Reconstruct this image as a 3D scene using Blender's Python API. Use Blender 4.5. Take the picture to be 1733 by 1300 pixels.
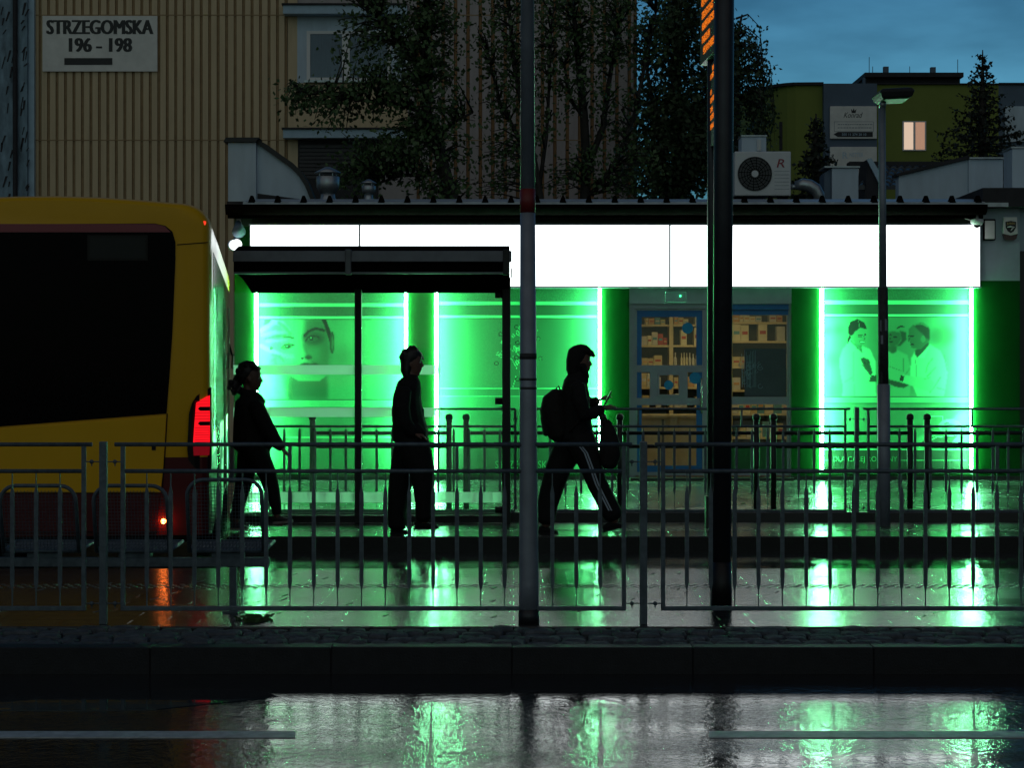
import bpy, math, random
import numpy as np
from mathutils import Vector
R = math.radians
for o in list(bpy.data.objects): bpy.data.objects.remove(o)
SC = bpy.context.scene
COL = SC.collection
# ------------------------------------------------------------------ camera
F = 3370.0; CX = 866.5; HY = 630.0; EYE = 1.67       # focal length and horizon in photo pixels, eye height in metres
cam = bpy.data.cameras.new('camera'); co = bpy.data.objects.new('camera', cam); COL.objects.link(co)
co.location = (0, 0, EYE); co.rotation_euler = (R(90), 0, 0)
cam.lens = 36 * F / 1733; cam.sensor_width = 36; cam.shift_y = -20 / 1733
cam.clip_start = .1; cam.clip_end = 2000
SC.camera = co
# ------------------------------------------------------------------ sky, light, exposure
SUN_EL, SUN_ROT = R(24.0), R(190)
W = bpy.data.worlds.new('World'); SC.world = W; W.use_nodes = True
wn, wl = W.node_tree.nodes, W.node_tree.links
wn.clear()
wo = wn.new('ShaderNodeOutputWorld'); wb = wn.new('ShaderNodeBackground'); sk = wn.new('ShaderNodeTexSky')
sk.sky_type = 'NISHITA'; sk.sun_disc = False; sk.sun_elevation = SUN_EL; sk.sun_rotation = SUN_ROT
tint = wn.new('ShaderNodeMix'); tint.data_type = 'RGBA'; tint.blend_type = 'MULTIPLY'; tint.inputs[0].default_value = 1
tint.inputs[7].default_value = (.35, .88, 1.14, 1)
tc = wn.new('ShaderNodeTexCoord'); mp = wn.new('ShaderNodeMapping'); mp.inputs['Scale'].default_value = (4.5, 4.5, 15)
nz = wn.new('ShaderNodeTexNoise'); nz.inputs['Scale'].default_value = 1.6; nz.inputs['Detail'].default_value = 5; nz.inputs['Roughness'].default_value = .5
rp = wn.new('ShaderNodeValToRGB'); rp.color_ramp.elements[0].position = .36; rp.color_ramp.elements[1].position = .66
rp.color_ramp.elements[0].color = (.54, .58, .61, 1); rp.color_ramp.elements[1].color = (1.12, 1.1, 1.1, 1)
cl = wn.new('ShaderNodeMix'); cl.data_type = 'RGBA'; cl.blend_type = 'MULTIPLY'; cl.inputs[0].default_value = 1
wl.new(tc.outputs['Generated'], mp.inputs[0]); wl.new(mp.outputs[0], nz.inputs[0]); wl.new(nz.outputs[0], rp.inputs[0])
wl.new(sk.outputs[0], tint.inputs[6]); wl.new(tint.outputs[2], cl.inputs[6]); wl.new(rp.outputs[0], cl.inputs[7])
sep = wn.new('ShaderNodeSeparateXYZ'); fall = wn.new('ShaderNodeMapRange'); fall.interpolation_type = 'SMOOTHSTEP'     # added dimming of the sky behind and overhead, lowers the ambient light
fall.inputs[1].default_value = -.1; fall.inputs[2].default_value = .85; fall.inputs[3].default_value = .29; fall.inputs[4].default_value = 1
wl.new(tc.outputs['Generated'], sep.inputs[0]); wl.new(sep.outputs[1], fall.inputs[0])
dk = wn.new('ShaderNodeMix'); dk.data_type = 'RGBA'; dk.blend_type = 'MULTIPLY'; dk.inputs[0].default_value = 1
wl.new(cl.outputs[2], dk.inputs[6]); wl.new(fall.outputs[0], dk.inputs[7]); wl.new(dk.outputs[2], wb.inputs[0]); wl.new(wb.outputs[0], wo.inputs[0])
wb.inputs[1].default_value = .05
sun = bpy.data.lights.new('sun', 'SUN'); so = bpy.data.objects.new('sun', sun); COL.objects.link(so)
sun.energy = .28; sun.angle = R(120); sun.color = (1, .82, .62)      # the last light of an overcast evening, from behind the camera
so.rotation_euler = (R(66), 0, R(-10))
SC.view_settings.view_transform = 'Standard'; SC.view_settings.look = 'None'
SC.view_settings.exposure = 0; SC.view_settings.gamma = 1
SC.render.engine = 'CYCLES'
SC.cycles.use_denoising = True
SC.cycles.max_bounces = 8; SC.cycles.transparent_max_bounces = 16; SC.cycles.sample_clamp_indirect = 6
SC.cycles.caustics_reflective = False; SC.cycles.caustics_refractive = False

def X(px, Y): return (px - CX) * Y / F
def Z(py, Y): return EYE - (py - HY) * Y / F
rnd = random.Random(7)

# ------------------------------------------------------------------ materials
def mat(name, col, rough=.6, metal=0, var=0, vs=6, bump=0, bs=60, emit=None, es=0, coat=0, spec=.5, rvar=0, stretch=None):
    m = bpy.data.materials.new(name); m.use_nodes = True
    n, l = m.node_tree.nodes, m.node_tree.links
    b = n['Principled BSDF']
    b.inputs['Base Color'].default_value = (*col, 1); b.inputs['Roughness'].default_value = rough
    b.inputs['Metallic'].default_value = metal; b.inputs['Coat Weight'].default_value = coat; b.inputs['Coat Roughness'].default_value = .06
    b.inputs['Specular IOR Level'].default_value = spec
    if emit:
        b.inputs['Emission Color'].default_value = (*emit, 1); b.inputs['Emission Strength'].default_value = es
    if var or rvar or bump:
        t = n.new('ShaderNodeTexCoord'); src = t.outputs['Object']
        if stretch:
            q = n.new('ShaderNodeMapping'); q.inputs['Scale'].default_value = stretch; l.new(src, q.inputs[0]); src = q.outputs[0]
    if var or rvar:
        z = n.new('ShaderNodeTexNoise'); z.inputs['Scale'].default_value = vs; z.inputs['Detail'].default_value = 6; z.inputs['Roughness'].default_value = .6
        l.new(src, z.inputs[0])
    if var:
        r = n.new('ShaderNodeValToRGB'); r.color_ramp.elements[0].position = .3; r.color_ramp.elements[1].position = .7
        r.color_ramp.elements[0].color = (*[c * (1 - var) for c in col], 1); r.color_ramp.elements[1].color = (*[min(1, c * (1 + var * .6)) for c in col], 1)
        l.new(z.outputs[0], r.inputs[0]); l.new(r.outputs[0], b.inputs['Base Color'])
    if rvar:
        k = n.new('ShaderNodeMapRange'); k.inputs[1].default_value = .3; k.inputs[2].default_value = .7
        k.inputs[3].default_value = max(.02, rough - rvar); k.inputs[4].default_value = rough + rvar
        l.new(z.outputs[0], k.inputs[0]); l.new(k.outputs[0], b.inputs['Roughness'])
    if bump:
        z2 = n.new('ShaderNodeTexNoise'); z2.inputs['Scale'].default_value = bs; z2.inputs['Detail'].default_value = 4
        l.new(src, z2.inputs[0])
        u = n.new('ShaderNodeBump'); u.inputs['Strength'].default_value = bump; u.inputs['Distance'].default_value = .01
        l.new(z2.outputs[0], u.inputs['Height']); l.new(u.outputs[0], b.inputs['Normal'])
    return m

def paver_mat(name, col, bw, bh, rough=.2, bump=.5, mortar=.01, grain=26):
    m = mat(name, col, rough, spec=.28); n, l = m.node_tree.nodes, m.node_tree.links; b = n['Principled BSDF']
    t = n.new('ShaderNodeTexCoord'); br = n.new('ShaderNodeTexBrick')
    br.inputs['Scale'].default_value = 1; br.inputs['Brick Width'].default_value = bw; br.inputs['Row Height'].default_value = bh
    br.inputs['Mortar Size'].default_value = mortar; br.inputs['Mortar Smooth'].default_value = .3
    br.inputs['Color1'].default_value = (*col, 1); br.inputs['Color2'].default_value = (*[c * .65 for c in col], 1)
    br.inputs['Mortar'].default_value = (*[c * .3 for c in col], 1)
    z = n.new('ShaderNodeTexNoise'); z.inputs['Scale'].default_value = 1.3; z.inputs['Detail'].default_value = 5
    k = n.new('ShaderNodeMapRange'); k.inputs[1].default_value = .35; k.inputs[2].default_value = .65; k.inputs[3].default_value = rough * .75; k.inputs[4].default_value = rough * 1.25
    z2 = n.new('ShaderNodeTexNoise'); z2.inputs['Scale'].default_value = grain; z2.inputs['Detail'].default_value = 3
    ad = n.new('ShaderNodeMath'); ad.operation = 'MULTIPLY_ADD'; ad.inputs[1].default_value = -1.6
    u = n.new('ShaderNodeBump'); u.inputs['Strength'].default_value = bump; u.inputs['Distance'].default_value = .004
    o = t.outputs['Object']
    for q in (br, z, z2): l.new(o, q.inputs[0])
    l.new(br.outputs['Color'], b.inputs['Base Color']); l.new(z.outputs[0], k.inputs[0]); l.new(k.outputs[0], b.inputs['Roughness'])
    l.new(br.outputs['Fac'], ad.inputs[0]); l.new(z2.outputs[0], ad.inputs[2]); l.new(ad.outputs[0], u.inputs['Height']); l.new(u.outputs[0], b.inputs['Normal'])
    return m

def emis(name, col, s):
    m = bpy.data.materials.new(name); m.use_nodes = True; n = m.node_tree.nodes; n.clear()
    e = n.new('ShaderNodeEmission'); o = n.new('ShaderNodeOutputMaterial'); e.inputs[0].default_value = (*col, 1); e.inputs[1].default_value = s
    m.node_tree.links.new(e.outputs[0], o.inputs[0]); return m

def glass_mat(name, dew=.0, tintc=(1, 1, 1), gloss=.06, dewcol=(.8, .9, .85), scale=120):
    m = bpy.data.materials.new(name); m.use_nodes = True; n, l = m.node_tree.nodes, m.node_tree.links; n.clear()
    o = n.new('ShaderNodeOutputMaterial'); t = n.new('ShaderNodeBsdfTransparent'); t.inputs[0].default_value = (*tintc, 1)
    g = n.new('ShaderNodeBsdfGlossy'); g.inputs['Roughness'].default_value = .02
    a = n.new('ShaderNodeMixShader'); a.inputs[0].default_value = gloss
    l.new(t.outputs[0], a.inputs[1]); l.new(g.outputs[0], a.inputs[2])
    out = a
    if dew:
        d = n.new('ShaderNodeBsdfTranslucent'); d.inputs[0].default_value = (*dewcol, 1)
        c = n.new('ShaderNodeTexCoord'); z = n.new('ShaderNodeTexNoise'); z.inputs['Scale'].default_value = scale; z.inputs['Detail'].default_value = 2
        z3 = n.new('ShaderNodeTexNoise'); z3.inputs['Scale'].default_value = 1.7; z3.inputs['Detail'].default_value = 4
        mpn = n.new('ShaderNodeMapping'); mpn.inputs['Scale'].default_value = (3, 1, .5)
        k = n.new('ShaderNodeMapRange'); k.inputs[1].default_value = .42; k.inputs[2].default_value = .68; k.inputs[3].default_value = 0; k.inputs[4].default_value = 1
        k3 = n.new('ShaderNodeMapRange'); k3.inputs[1].default_value = .35; k3.inputs[2].default_value = .65; k3.inputs[3].default_value = .25; k3.inputs[4].default_value = 1
        p = n.new('ShaderNodeMath'); p.operation = 'MULTIPLY'; p2 = n.new('ShaderNodeMath'); p2.operation = 'MULTIPLY'; p2.inputs[1].default_value = dew
        l.new(c.outputs['Object'], z.inputs[0]); l.new(c.outputs['Object'], mpn.inputs[0]); l.new(mpn.outputs[0], z3.inputs[0])
        l.new(z.outputs[0], k.inputs[0]); l.new(z3.outputs[0], k3.inputs[0])
        l.new(k.outputs[0], p.inputs[0]); l.new(k3.outputs[0], p.inputs[1]); l.new(p.outputs[0], p2.inputs[0])
        s = n.new('ShaderNodeMixShader'); l.new(p2.outputs[0], s.inputs[0]); l.new(a.outputs[0], s.inputs[1]); l.new(d.outputs[0], s.inputs[2]); out = s
    l.new(out.outputs[0], o.inputs[0]); return m

M = {}
def asphalt():
    m = mat('wet_asphalt', (.02, .021, .023), .2); n, l = m.node_tree.nodes, m.node_tree.links; b = n['Principled BSDF']
    t = n.new('ShaderNodeTexCoord'); o = t.outputs['Object']
    mpn = n.new('ShaderNodeMapping'); mpn.inputs['Scale'].default_value = (.35, 1.3, 1); l.new(o, mpn.inputs[0])
    z = n.new('ShaderNodeTexNoise'); z.inputs['Scale'].default_value = 1.1; z.inputs['Detail'].default_value = 5; l.new(mpn.outputs[0], z.inputs[0])
    k = n.new('ShaderNodeMapRange'); k.inputs[1].default_value = .36; k.inputs[2].default_value = .62; k.inputs[3].default_value = .06; k.inputs[4].default_value = .15
    l.new(z.outputs[0], k.inputs[0]); l.new(k.outputs[0], b.inputs['Roughness'])
    z2 = n.new('ShaderNodeTexNoise'); z2.inputs['Scale'].default_value = 110; z2.inputs['Detail'].default_value = 3; z2.inputs['Roughness'].default_value = .65; l.new(o, z2.inputs[0])
    mp2 = n.new('ShaderNodeMapping'); mp2.inputs['Scale'].default_value = (17, 14, 1); l.new(o, mp2.inputs[0])
    z3 = n.new('ShaderNodeTexNoise'); z3.inputs['Scale'].default_value = 1; z3.inputs['Detail'].default_value = 3; z3.inputs['Roughness'].default_value = .6; l.new(mp2.outputs[0], z3.inputs[0])
    kb = n.new('ShaderNodeMapRange'); kb.inputs[1].default_value = .36; kb.inputs[2].default_value = .62; kb.inputs[3].default_value = .3; kb.inputs[4].default_value = .85
    l.new(z.outputs[0], kb.inputs[0])
    ad = n.new('ShaderNodeMath'); ad.operation = 'MULTIPLY_ADD'; ad.inputs[1].default_value = .13; l.new(z2.outputs[0], ad.inputs[0]); l.new(z3.outputs[0], ad.inputs[2])
    u = n.new('ShaderNodeBump'); u.inputs['Distance'].default_value = .0052; l.new(kb.outputs[0], u.inputs['Strength']); l.new(ad.outputs[0], u.inputs['Height']); l.new(u.outputs[0], b.inputs['Normal'])
    b.inputs['Specular IOR Level'].default_value = .3
    return m
M['asphalt'] = asphalt()
M['paint_line'] = mat('road_paint', (.5, .52, .52), .45, var=.35, vs=14, bump=.3, bs=120)
M['puddle'] = mat('puddle_water', (.02, .024, .028), .05, bump=.03, bs=14)
M['kerb'] = mat('granite_kerb', (.016, .016, .019), .6, var=.3, vs=12, bump=.3, bs=90, spec=.3)
M['cobble'] = mat('cobble_stone', (.085, .095, .11), .75, var=.55, vs=14, bump=.9, bs=70, spec=.25)
M['joint'] = mat('cobble_joint', (.02, .02, .02), .8, bump=.5, bs=80)
M['pave_near'] = paver_mat('wet_pavers', (.055, .055, .055), .42, .2, .19, .5, .014, 45)
M['pave_side'] = paver_mat('sidewalk_pavers', (.09, .09, .085), .4, .2, .24, .5, .014, 60)
M['soil'] = mat('soil', (.03, .03, .03), .9, var=.3)
M['tactile'] = mat('tactile_concrete', (.07, .07, .07), .4, var=.4, vs=5)
M['fence'] = mat('galvanised_steel', (.10, .13, .155), .55, .4, var=.35, vs=25, bump=.15, bs=150)
M['black_steel'] = mat('black_steel', (.012, .012, .013), .42, .2, var=.3, vs=20)
M['shelter_black'] = mat('shelter_black_metal', (.010, .011, .011), .5, .2, var=.3, vs=10)
M['roof_liner'] = mat('roof_liner', (.004, .004, .004), .7, spec=0)
M['lamp_shell'] = mat('lamp_shell', (.03, .032, .034), .5, spec=.12)
M['shelter_grey'] = mat('shelter_grey_metal', (.11, .12, .135), .45, .3, var=.25, vs=5)
M['shop_green'] = mat('green_render', (.003, .085, .012), .7, spec=.1, var=.15, vs=3, bump=.12, bs=120)
M['shop_grey'] = mat('grey_render', (.38, .46, .52), .75, var=.18, vs=2.5, bump=.2, bs=90)
M['shop_dark'] = mat('dark_plinth', (.015, .016, .016), .4, var=.3)
M['dark_green'] = mat('dark_green_fascia', (.02, .06, .025), .6, var=.2)
M['gutter'] = mat('dark_gutter', (.006, .005, .005), .7, 0, var=.3, vs=8, spec=0)
M['roof_metal'] = mat('roof_sheet', (.46, .52, .58), .4, .1, var=.3, vs=6)
M['roof_dark'] = mat('roof_felt', (.03, .03, .035), .8, var=.3)
M['sign_white'] = emis('sign_white', (.93, 1, 1), 2.9)
M['frame_grey'] = mat('aluminium_frame', (.30, .34, .38), .4, .4, var=.1)
M['led'] = emis('green_led', (.2, 1, .42), 165)
M['letter_pale'] = mat('letter_pale', (.08, .42, .17), .6)
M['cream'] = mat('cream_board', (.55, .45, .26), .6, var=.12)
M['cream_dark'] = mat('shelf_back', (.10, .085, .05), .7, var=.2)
M['blue_frame'] = mat('blue_frame', (.012, .16, .45), .4, var=.1)
M['blue_sticker'] = mat('blue_sticker', (.01, .3, .62), .5, var=.1)
M['pane'] = glass_mat('clear_pane', 0, (.9, .95, .95), .035)
M['shelter_glass'] = glass_mat('dewy_glass', .13, (.97, 1, .98), .03, (.45, .62, .5), 130)
def frost():
    m = bpy.data.materials.new('frosted_film'); m.use_nodes = True; n, l = m.node_tree.nodes, m.node_tree.links; n.clear()
    o = n.new('ShaderNodeOutputMaterial'); t = n.new('ShaderNodeBsdfTransparent'); d = n.new('ShaderNodeBsdfTranslucent'); d.inputs[0].default_value = (.95, .97, .95, 1); x = n.new('ShaderNodeMixShader'); x.inputs[0].default_value = .62
    l.new(t.outputs[0], x.inputs[1]); l.new(d.outputs[0], x.inputs[2]); l.new(x.outputs[0], o.inputs[0]); return m
M['frost'] = frost()
M['warm_lamp'] = emis('warm_lamp', (1, .76, .36), 4.2)
M['beige_clad'] = mat('beige_cladding', (.64, .50, .31), .65, var=.12, vs=2, bump=.1, bs=40, stretch=(3, 3, .4))
M['beige_groove'] = mat('beige_groove', (.33, .22, .11), .7, var=.2)
M['lilac_clad'] = mat('pale_cladding', (.40, .36, .36), .65, var=.15, vs=2, stretch=(3, 3, .4))
M['brown_groove'] = mat('brown_groove', (.24, .13, .05), .7, var=.2)
M['grey_wall'] = mat('weathered_wall', (.22, .33, .41), .8, var=.6, vs=2.2, bump=.4, bs=9, stretch=(2, 2, .6))
M['pale_strip'] = mat('pale_corner_strip', (.42, .58, .7), .6, var=.1)
M['white_board'] = mat('white_enamel', (.80, .80, .76), .5, var=.12, vs=3)
M['black_paint'] = mat('black_lettering', (.012, .012, .014), .5, var=.3)
M['white_wall'] = mat('white_render', (.54, .66, .76), .75, var=.14, vs=2, bump=.1, bs=60, stretch=(2, 2, .5))
M['window_dark'] = mat('window_glass', (.02, .03, .045), .08, spec=.6)
M['curtain'] = mat('net_curtain', (.10, .13, .21), .8, var=.15, vs=8, stretch=(6, 1, .3))
M['white_frame'] = mat('white_window_frame', (.8, .8, .8), .5)
M['leaf'] = mat('leaf_green', (.075, .14, .045), .55, var=.55, vs=3)
M['leaf_dark'] = mat('leaf_dark', (.035, .07, .024), .6, var=.5, vs=3)
M['needle'] = mat('spruce_needle', (.016, .026, .014), .6, var=.4, vs=4)
M['bark'] = mat('bark', (.035, .03, .025), .8, var=.4, bump=.5, bs=40)
M['zinc'] = mat('zinc_sheet', (.38, .42, .45), .35, .7, var=.25, vs=8)
M['ac_white'] = mat('white_casing', (.62, .66, .68), .45, var=.06)
M['ac_dark'] = mat('fan_grille', (.05, .055, .06), .5)
M['red_mark'] = mat('red_mark', (.28, .03, .05), .5)
M['green_bld'] = mat('olive_render', (.20, .25, .045), .8, var=.1, vs=1)
M['slate_bld'] = mat('slate_render', (.11, .16, .22), .8, var=.12, vs=1)
M['tile'] = mat('roof_tile', (.045, .048, .055), .35, var=.4, vs=6)
M['lit_window'] = emis('lit_window', (1, .74, .55), .7)
M['lit_curtain'] = mat('curtain_backlit', (.6, .4, .3), .8, emit=(1, .55, .36), es=.35)
M['pole_grey'] = mat('painted_pole', (.22, .25, .30), .38, .15, var=.25, vs=5, bump=.1, bs=30)
M['pole_red'] = mat('red_band', (.19, .012, .012), .5, var=.2)
M['pole_dark'] = mat('dark_pole', (.035, .038, .045), .4, .4, var=.3, vs=7)
M['sticker_dark'] = mat('old_sticker', (.03, .032, .036), .7, var=.5, vs=20)
M['led_orange'] = emis('orange_led', (1, .21, .012), 1.15)
M['board_black'] = mat('display_casing', (.012, .014, .015), .4)
M['bus_yellow'] = mat('bus_yellow', (.74, .40, .003), .3, spec=.2, coat=.12, var=.05, vs=2)
M['bus_red'] = mat('bus_red', (.075, .004, .006), .35, spec=.2, coat=.1)
M['bus_dark'] = mat('bus_window', (.004, .003, .004), .12, spec=.03)
M['bus_side_glass'] = mat('bus_side_glass', (.006, .008, .008), .05, spec=.8)
M['bus_maroon'] = mat('bus_top_band', (.22, .012, .03), .3)
M['rubber'] = mat('tyre_rubber', (.015, .015, .015), .7)
M['tail_red'] = emis('tail_lamp_red', (1, .008, .016), 1.15)
M['tail_dim'] = mat('tail_lens', (.35, .01, .02), .15, emit=(1, .01, .03), es=.12)
M['tail_black'] = mat('lamp_housing', (.01, .008, .008), .3, spec=.15)
M['fog_lamp'] = emis('fog_lamp', (1, .20, .03), 38)
M['marker_red'] = emis('marker_lamp', (1, .05, .02), 1.2)
M['chrome'] = mat('mirror_shell', (.5, .5, .5), .15, .9)
M['cloth'] = mat('black_cloth', (.009, .0095, .01), .85, var=.3, vs=25, bump=.3, bs=120, spec=.25)
M['cloth2'] = mat('charcoal_cloth', (.013, .012, .012), .85, var=.3, vs=25, bump=.3, bs=120, spec=.25)
M['stripe'] = mat('white_stripe', (.35, .42, .5), .7)
M['skin'] = mat('skin', (.14, .075, .055), .5)
M['hair'] = mat('dark_hair', (.008, .007, .007), .5, var=.3, vs=60)
M['shoe'] = mat('shoe_canvas', (.03, .025, .025), .6)
M['sole'] = mat('shoe_sole', (.25, .22, .2), .6)
M['eye'] = mat('eye_white', (.5, .5, .5), .2)
M['screen'] = mat('phone_body', (.008, .008, .009), .3, spec=.2)

# ------------------------------------------------------------------ mesh helpers
class MB:
    def __init__(s): s.v, s.f = [], []
    def box(s, x0, x1, y0, y1, z0, z1):
        b = len(s.v)
        s.v += [(x0,y0,z0),(x1,y0,z0),(x1,y1,z0),(x0,y1,z0),(x0,y0,z1),(x1,y0,z1),(x1,y1,z1),(x0,y1,z1)]
        s.f += [tuple(b+i for i in q) for q in ((0,3,2,1),(4,5,6,7),(0,1,5,4),(1,2,6,5),(2,3,7,6),(3,0,4,7))]
        return s
    def prism(s, poly, y0, y1):                     # polygon in x, z pushed along y
        b = len(s.v); n = len(poly)
        s.v += [(x, y0, z) for x, z in poly] + [(x, y1, z) for x, z in poly]
        s.f += [tuple(b+i for i in range(n)), tuple(b+n+i for i in reversed(range(n)))]
        s.f += [(b+i, b+n+i, b+n+(i+1) % n, b+(i+1) % n) for i in range(n)]
        return s
    def slab(s, poly, z0, z1):                      # polygon in x, y pushed along z
        b = len(s.v); n = len(poly)
        s.v += [(x, y, z0) for x, y in poly] + [(x, y, z1) for x, y in poly]
        s.f += [tuple(b+i for i in reversed(range(n))), tuple(b+n+i for i in range(n))]
        s.f += [(b+i, b+(i+1) % n, b+n+(i+1) % n, b+n+i) for i in range(n)]
        return s
    def tube(s, pts, rad, n=10, cap=True):
        pts = [Vector(p) for p in pts]
        if not hasattr(rad, '__len__'): rad = [rad] * len(pts)
        b = len(s.v); up = None
        for i, p in enumerate(pts):
            t = (pts[min(i+1, len(pts)-1)] - pts[max(i-1, 0)]).normalized()
            if up is None:
                up = t.cross(Vector((0, 0, 1)) if abs(t.z) < .9 else Vector((0, 1, 0))).normalized()
            a = (up - t * up.dot(t)).normalized(); c = t.cross(a); up = a
            for k in range(n):
                w = 2 * math.pi * k / n
                s.v.append(tuple(p + (a * math.cos(w) + c * math.sin(w)) * rad[i]))
        for i in range(len(pts)-1):
            for k in range(n):
                k2 = (k+1) % n
                s.f.append((b+i*n+k, b+i*n+k2, b+(i+1)*n+k2, b+(i+1)*n+k))
        if cap:
            s.f.append(tuple(b+k for k in reversed(range(n)))); e = b+(len(pts)-1)*n
            s.f.append(tuple(e+k for k in range(n)))
        return s
    def rings(s, rings, cap=True):
        b = len(s.v); n = len(rings[0])
        for r in rings: s.v += [tuple(p) for p in r]
        for i in range(len(rings)-1):
            for k in range(n):
                k2 = (k+1) % n
                s.f.append((b+i*n+k, b+i*n+k2, b+(i+1)*n+k2, b+(i+1)*n+k))
        if cap:
            s.f.append(tuple(b+k for k in reversed(range(n)))); e = b+(len(rings)-1)*n
            s.f.append(tuple(e+k for k in range(n)))
        return s
    def lathe(s, c, prof, n=20):                    # profile of (r, z) round a vertical axis
        return s.rings([[(c[0]+r*math.cos(2*math.pi*k/n), c[1]+r*math.sin(2*math.pi*k/n), c[2]+z) for k in range(n)] for r, z in prof])
    def ball(s, c, r, n=12, sc=(1, 1, 1)):
        return s.rings([[(c[0]+sc[0]*r*math.sin(a)*math.cos(2*math.pi*k/n), c[1]+sc[1]*r*math.sin(a)*math.sin(2*math.pi*k/n), c[2]-sc[2]*r*math.cos(a)) for k in range(n)]
                        for a in [.12+i*(math.pi-.24)/8 for i in range(9)]])
    def build(s, name, m, parent=None, smooth=False, bevel=0):
        me = bpy.data.meshes.new(name); me.from_pydata(s.v, [], s.f); me.update()
        return link(name, me, m, parent, smooth, bevel)

def link(name, me, m, parent=None, smooth=False, bevel=0):
    me.materials.append(M[m] if isinstance(m, str) else m)
    if smooth: me.polygons.foreach_set('use_smooth', [True] * len(me.polygons))
    o = bpy.data.objects.new(name, me); COL.objects.link(o)
    if parent is not None:
        o.parent = parent; o.matrix_parent_inverse = parent.matrix_basis.inverted()
    if bevel:
        b = o.modifiers.new('bevel', 'BEVEL'); b.width = bevel; b.segments = 2; b.limit_method = 'ANGLE'
    return o
def tag(o, label, cat=None, group=None):
    o['label'] = label
    if cat: o['category'] = cat
    if group: o['group'] = group
    return o
def thing(name, label, cat, loc=(0, 0, 0), group=None):
    o = bpy.data.objects.new(name, None); o.empty_display_size = .1; COL.objects.link(o); o.location = loc
    return tag(o, label, cat, group)
def struct(o, kind='structure'): o['kind'] = kind; return o
def dup(o, dx=(0, 0, 0), parent=None):              # a copy of a thing with copies of its parts and sub-parts
    c = o.copy(); COL.objects.link(c)
    if parent is None: c.location = Vector(o.location) + Vector(dx)
    else: c.parent = parent; c.matrix_parent_inverse = o.matrix_parent_inverse.copy()
    for ch in o.children: dup(ch, parent=c)
    return c
def smooth_mesh(name, mb, m, parent, vox=.011, it=3):   # lofts fused into one continuous skin
    me = bpy.data.meshes.new('tmp'); me.from_pydata(mb.v, [], mb.f); me.update()
    o = bpy.data.objects.new('tmp', me); COL.objects.link(o)
    r = o.modifiers.new('r', 'REMESH'); r.mode = 'VOXEL'; r.voxel_size = vox
    q = o.modifiers.new('s', 'SMOOTH'); q.factor = .5; q.iterations = it
    dg = bpy.context.evaluated_depsgraph_get(); dg.update()
    nm = bpy.data.meshes.new_from_object(o.evaluated_get(dg)); nm.name = name
    bpy.data.objects.remove(o); bpy.data.meshes.remove(me)
    return link(name, nm, m, parent, True)
def text(body, x0, x1, z0, z1, y, m, parent, name='lettering', bold=.012, shear=0, keep=False, back=.004, heavy=0):
    cu = bpy.data.curves.new('t', 'FONT'); cu.body = body; cu.extrude = .01; cu.offset = bold; cu.shear = shear; cu.resolution_u = 3; cu.space_character = 1 + bold * 6
    o = bpy.data.objects.new('t', cu); COL.objects.link(o)
    dg = bpy.context.evaluated_depsgraph_get(); dg.update()
    me = bpy.data.meshes.new_from_object(o.evaluated_get(dg)); me.name = name
    bpy.data.objects.remove(o)
    n = len(me.vertices); a = np.empty(n * 3); me.vertices.foreach_get('co', a); a = a.reshape(n, 3)
    lo, hi = a.min(0), a.max(0)
    out = np.empty_like(a)
    out[:, 0] = x0 + (a[:, 0] - lo[0]) / (hi[0] - lo[0]) * (x1 - x0)
    out[:, 2] = z0 + (a[:, 1] - lo[1]) / (hi[1] - lo[1]) * (z1 - z0)
    out[:, 1] = y - (a[:, 2] - lo[2]) / max(1e-6, hi[2] - lo[2]) * back
    if heavy:                                        # thicken the strokes with copies set a little to each side
        fa = [tuple(p.vertices) for p in me.polygons]; vs = []; fs = []
        for i, d in enumerate((-1, 1, -.4, .4)):
            c = out.copy(); c[:, 0] += d * heavy; c[:, 1] -= i * .0008; vs.append(c); fs += [tuple(v + i * n for v in f) for f in fa]
        bpy.data.meshes.remove(me); me = bpy.data.meshes.new(name); me.from_pydata(np.concatenate(vs).tolist(), [], fs); me.update()
    else:
        me.vertices.foreach_set('co', out.ravel()); me.update()
    return link(name, me, m, parent)

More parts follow.
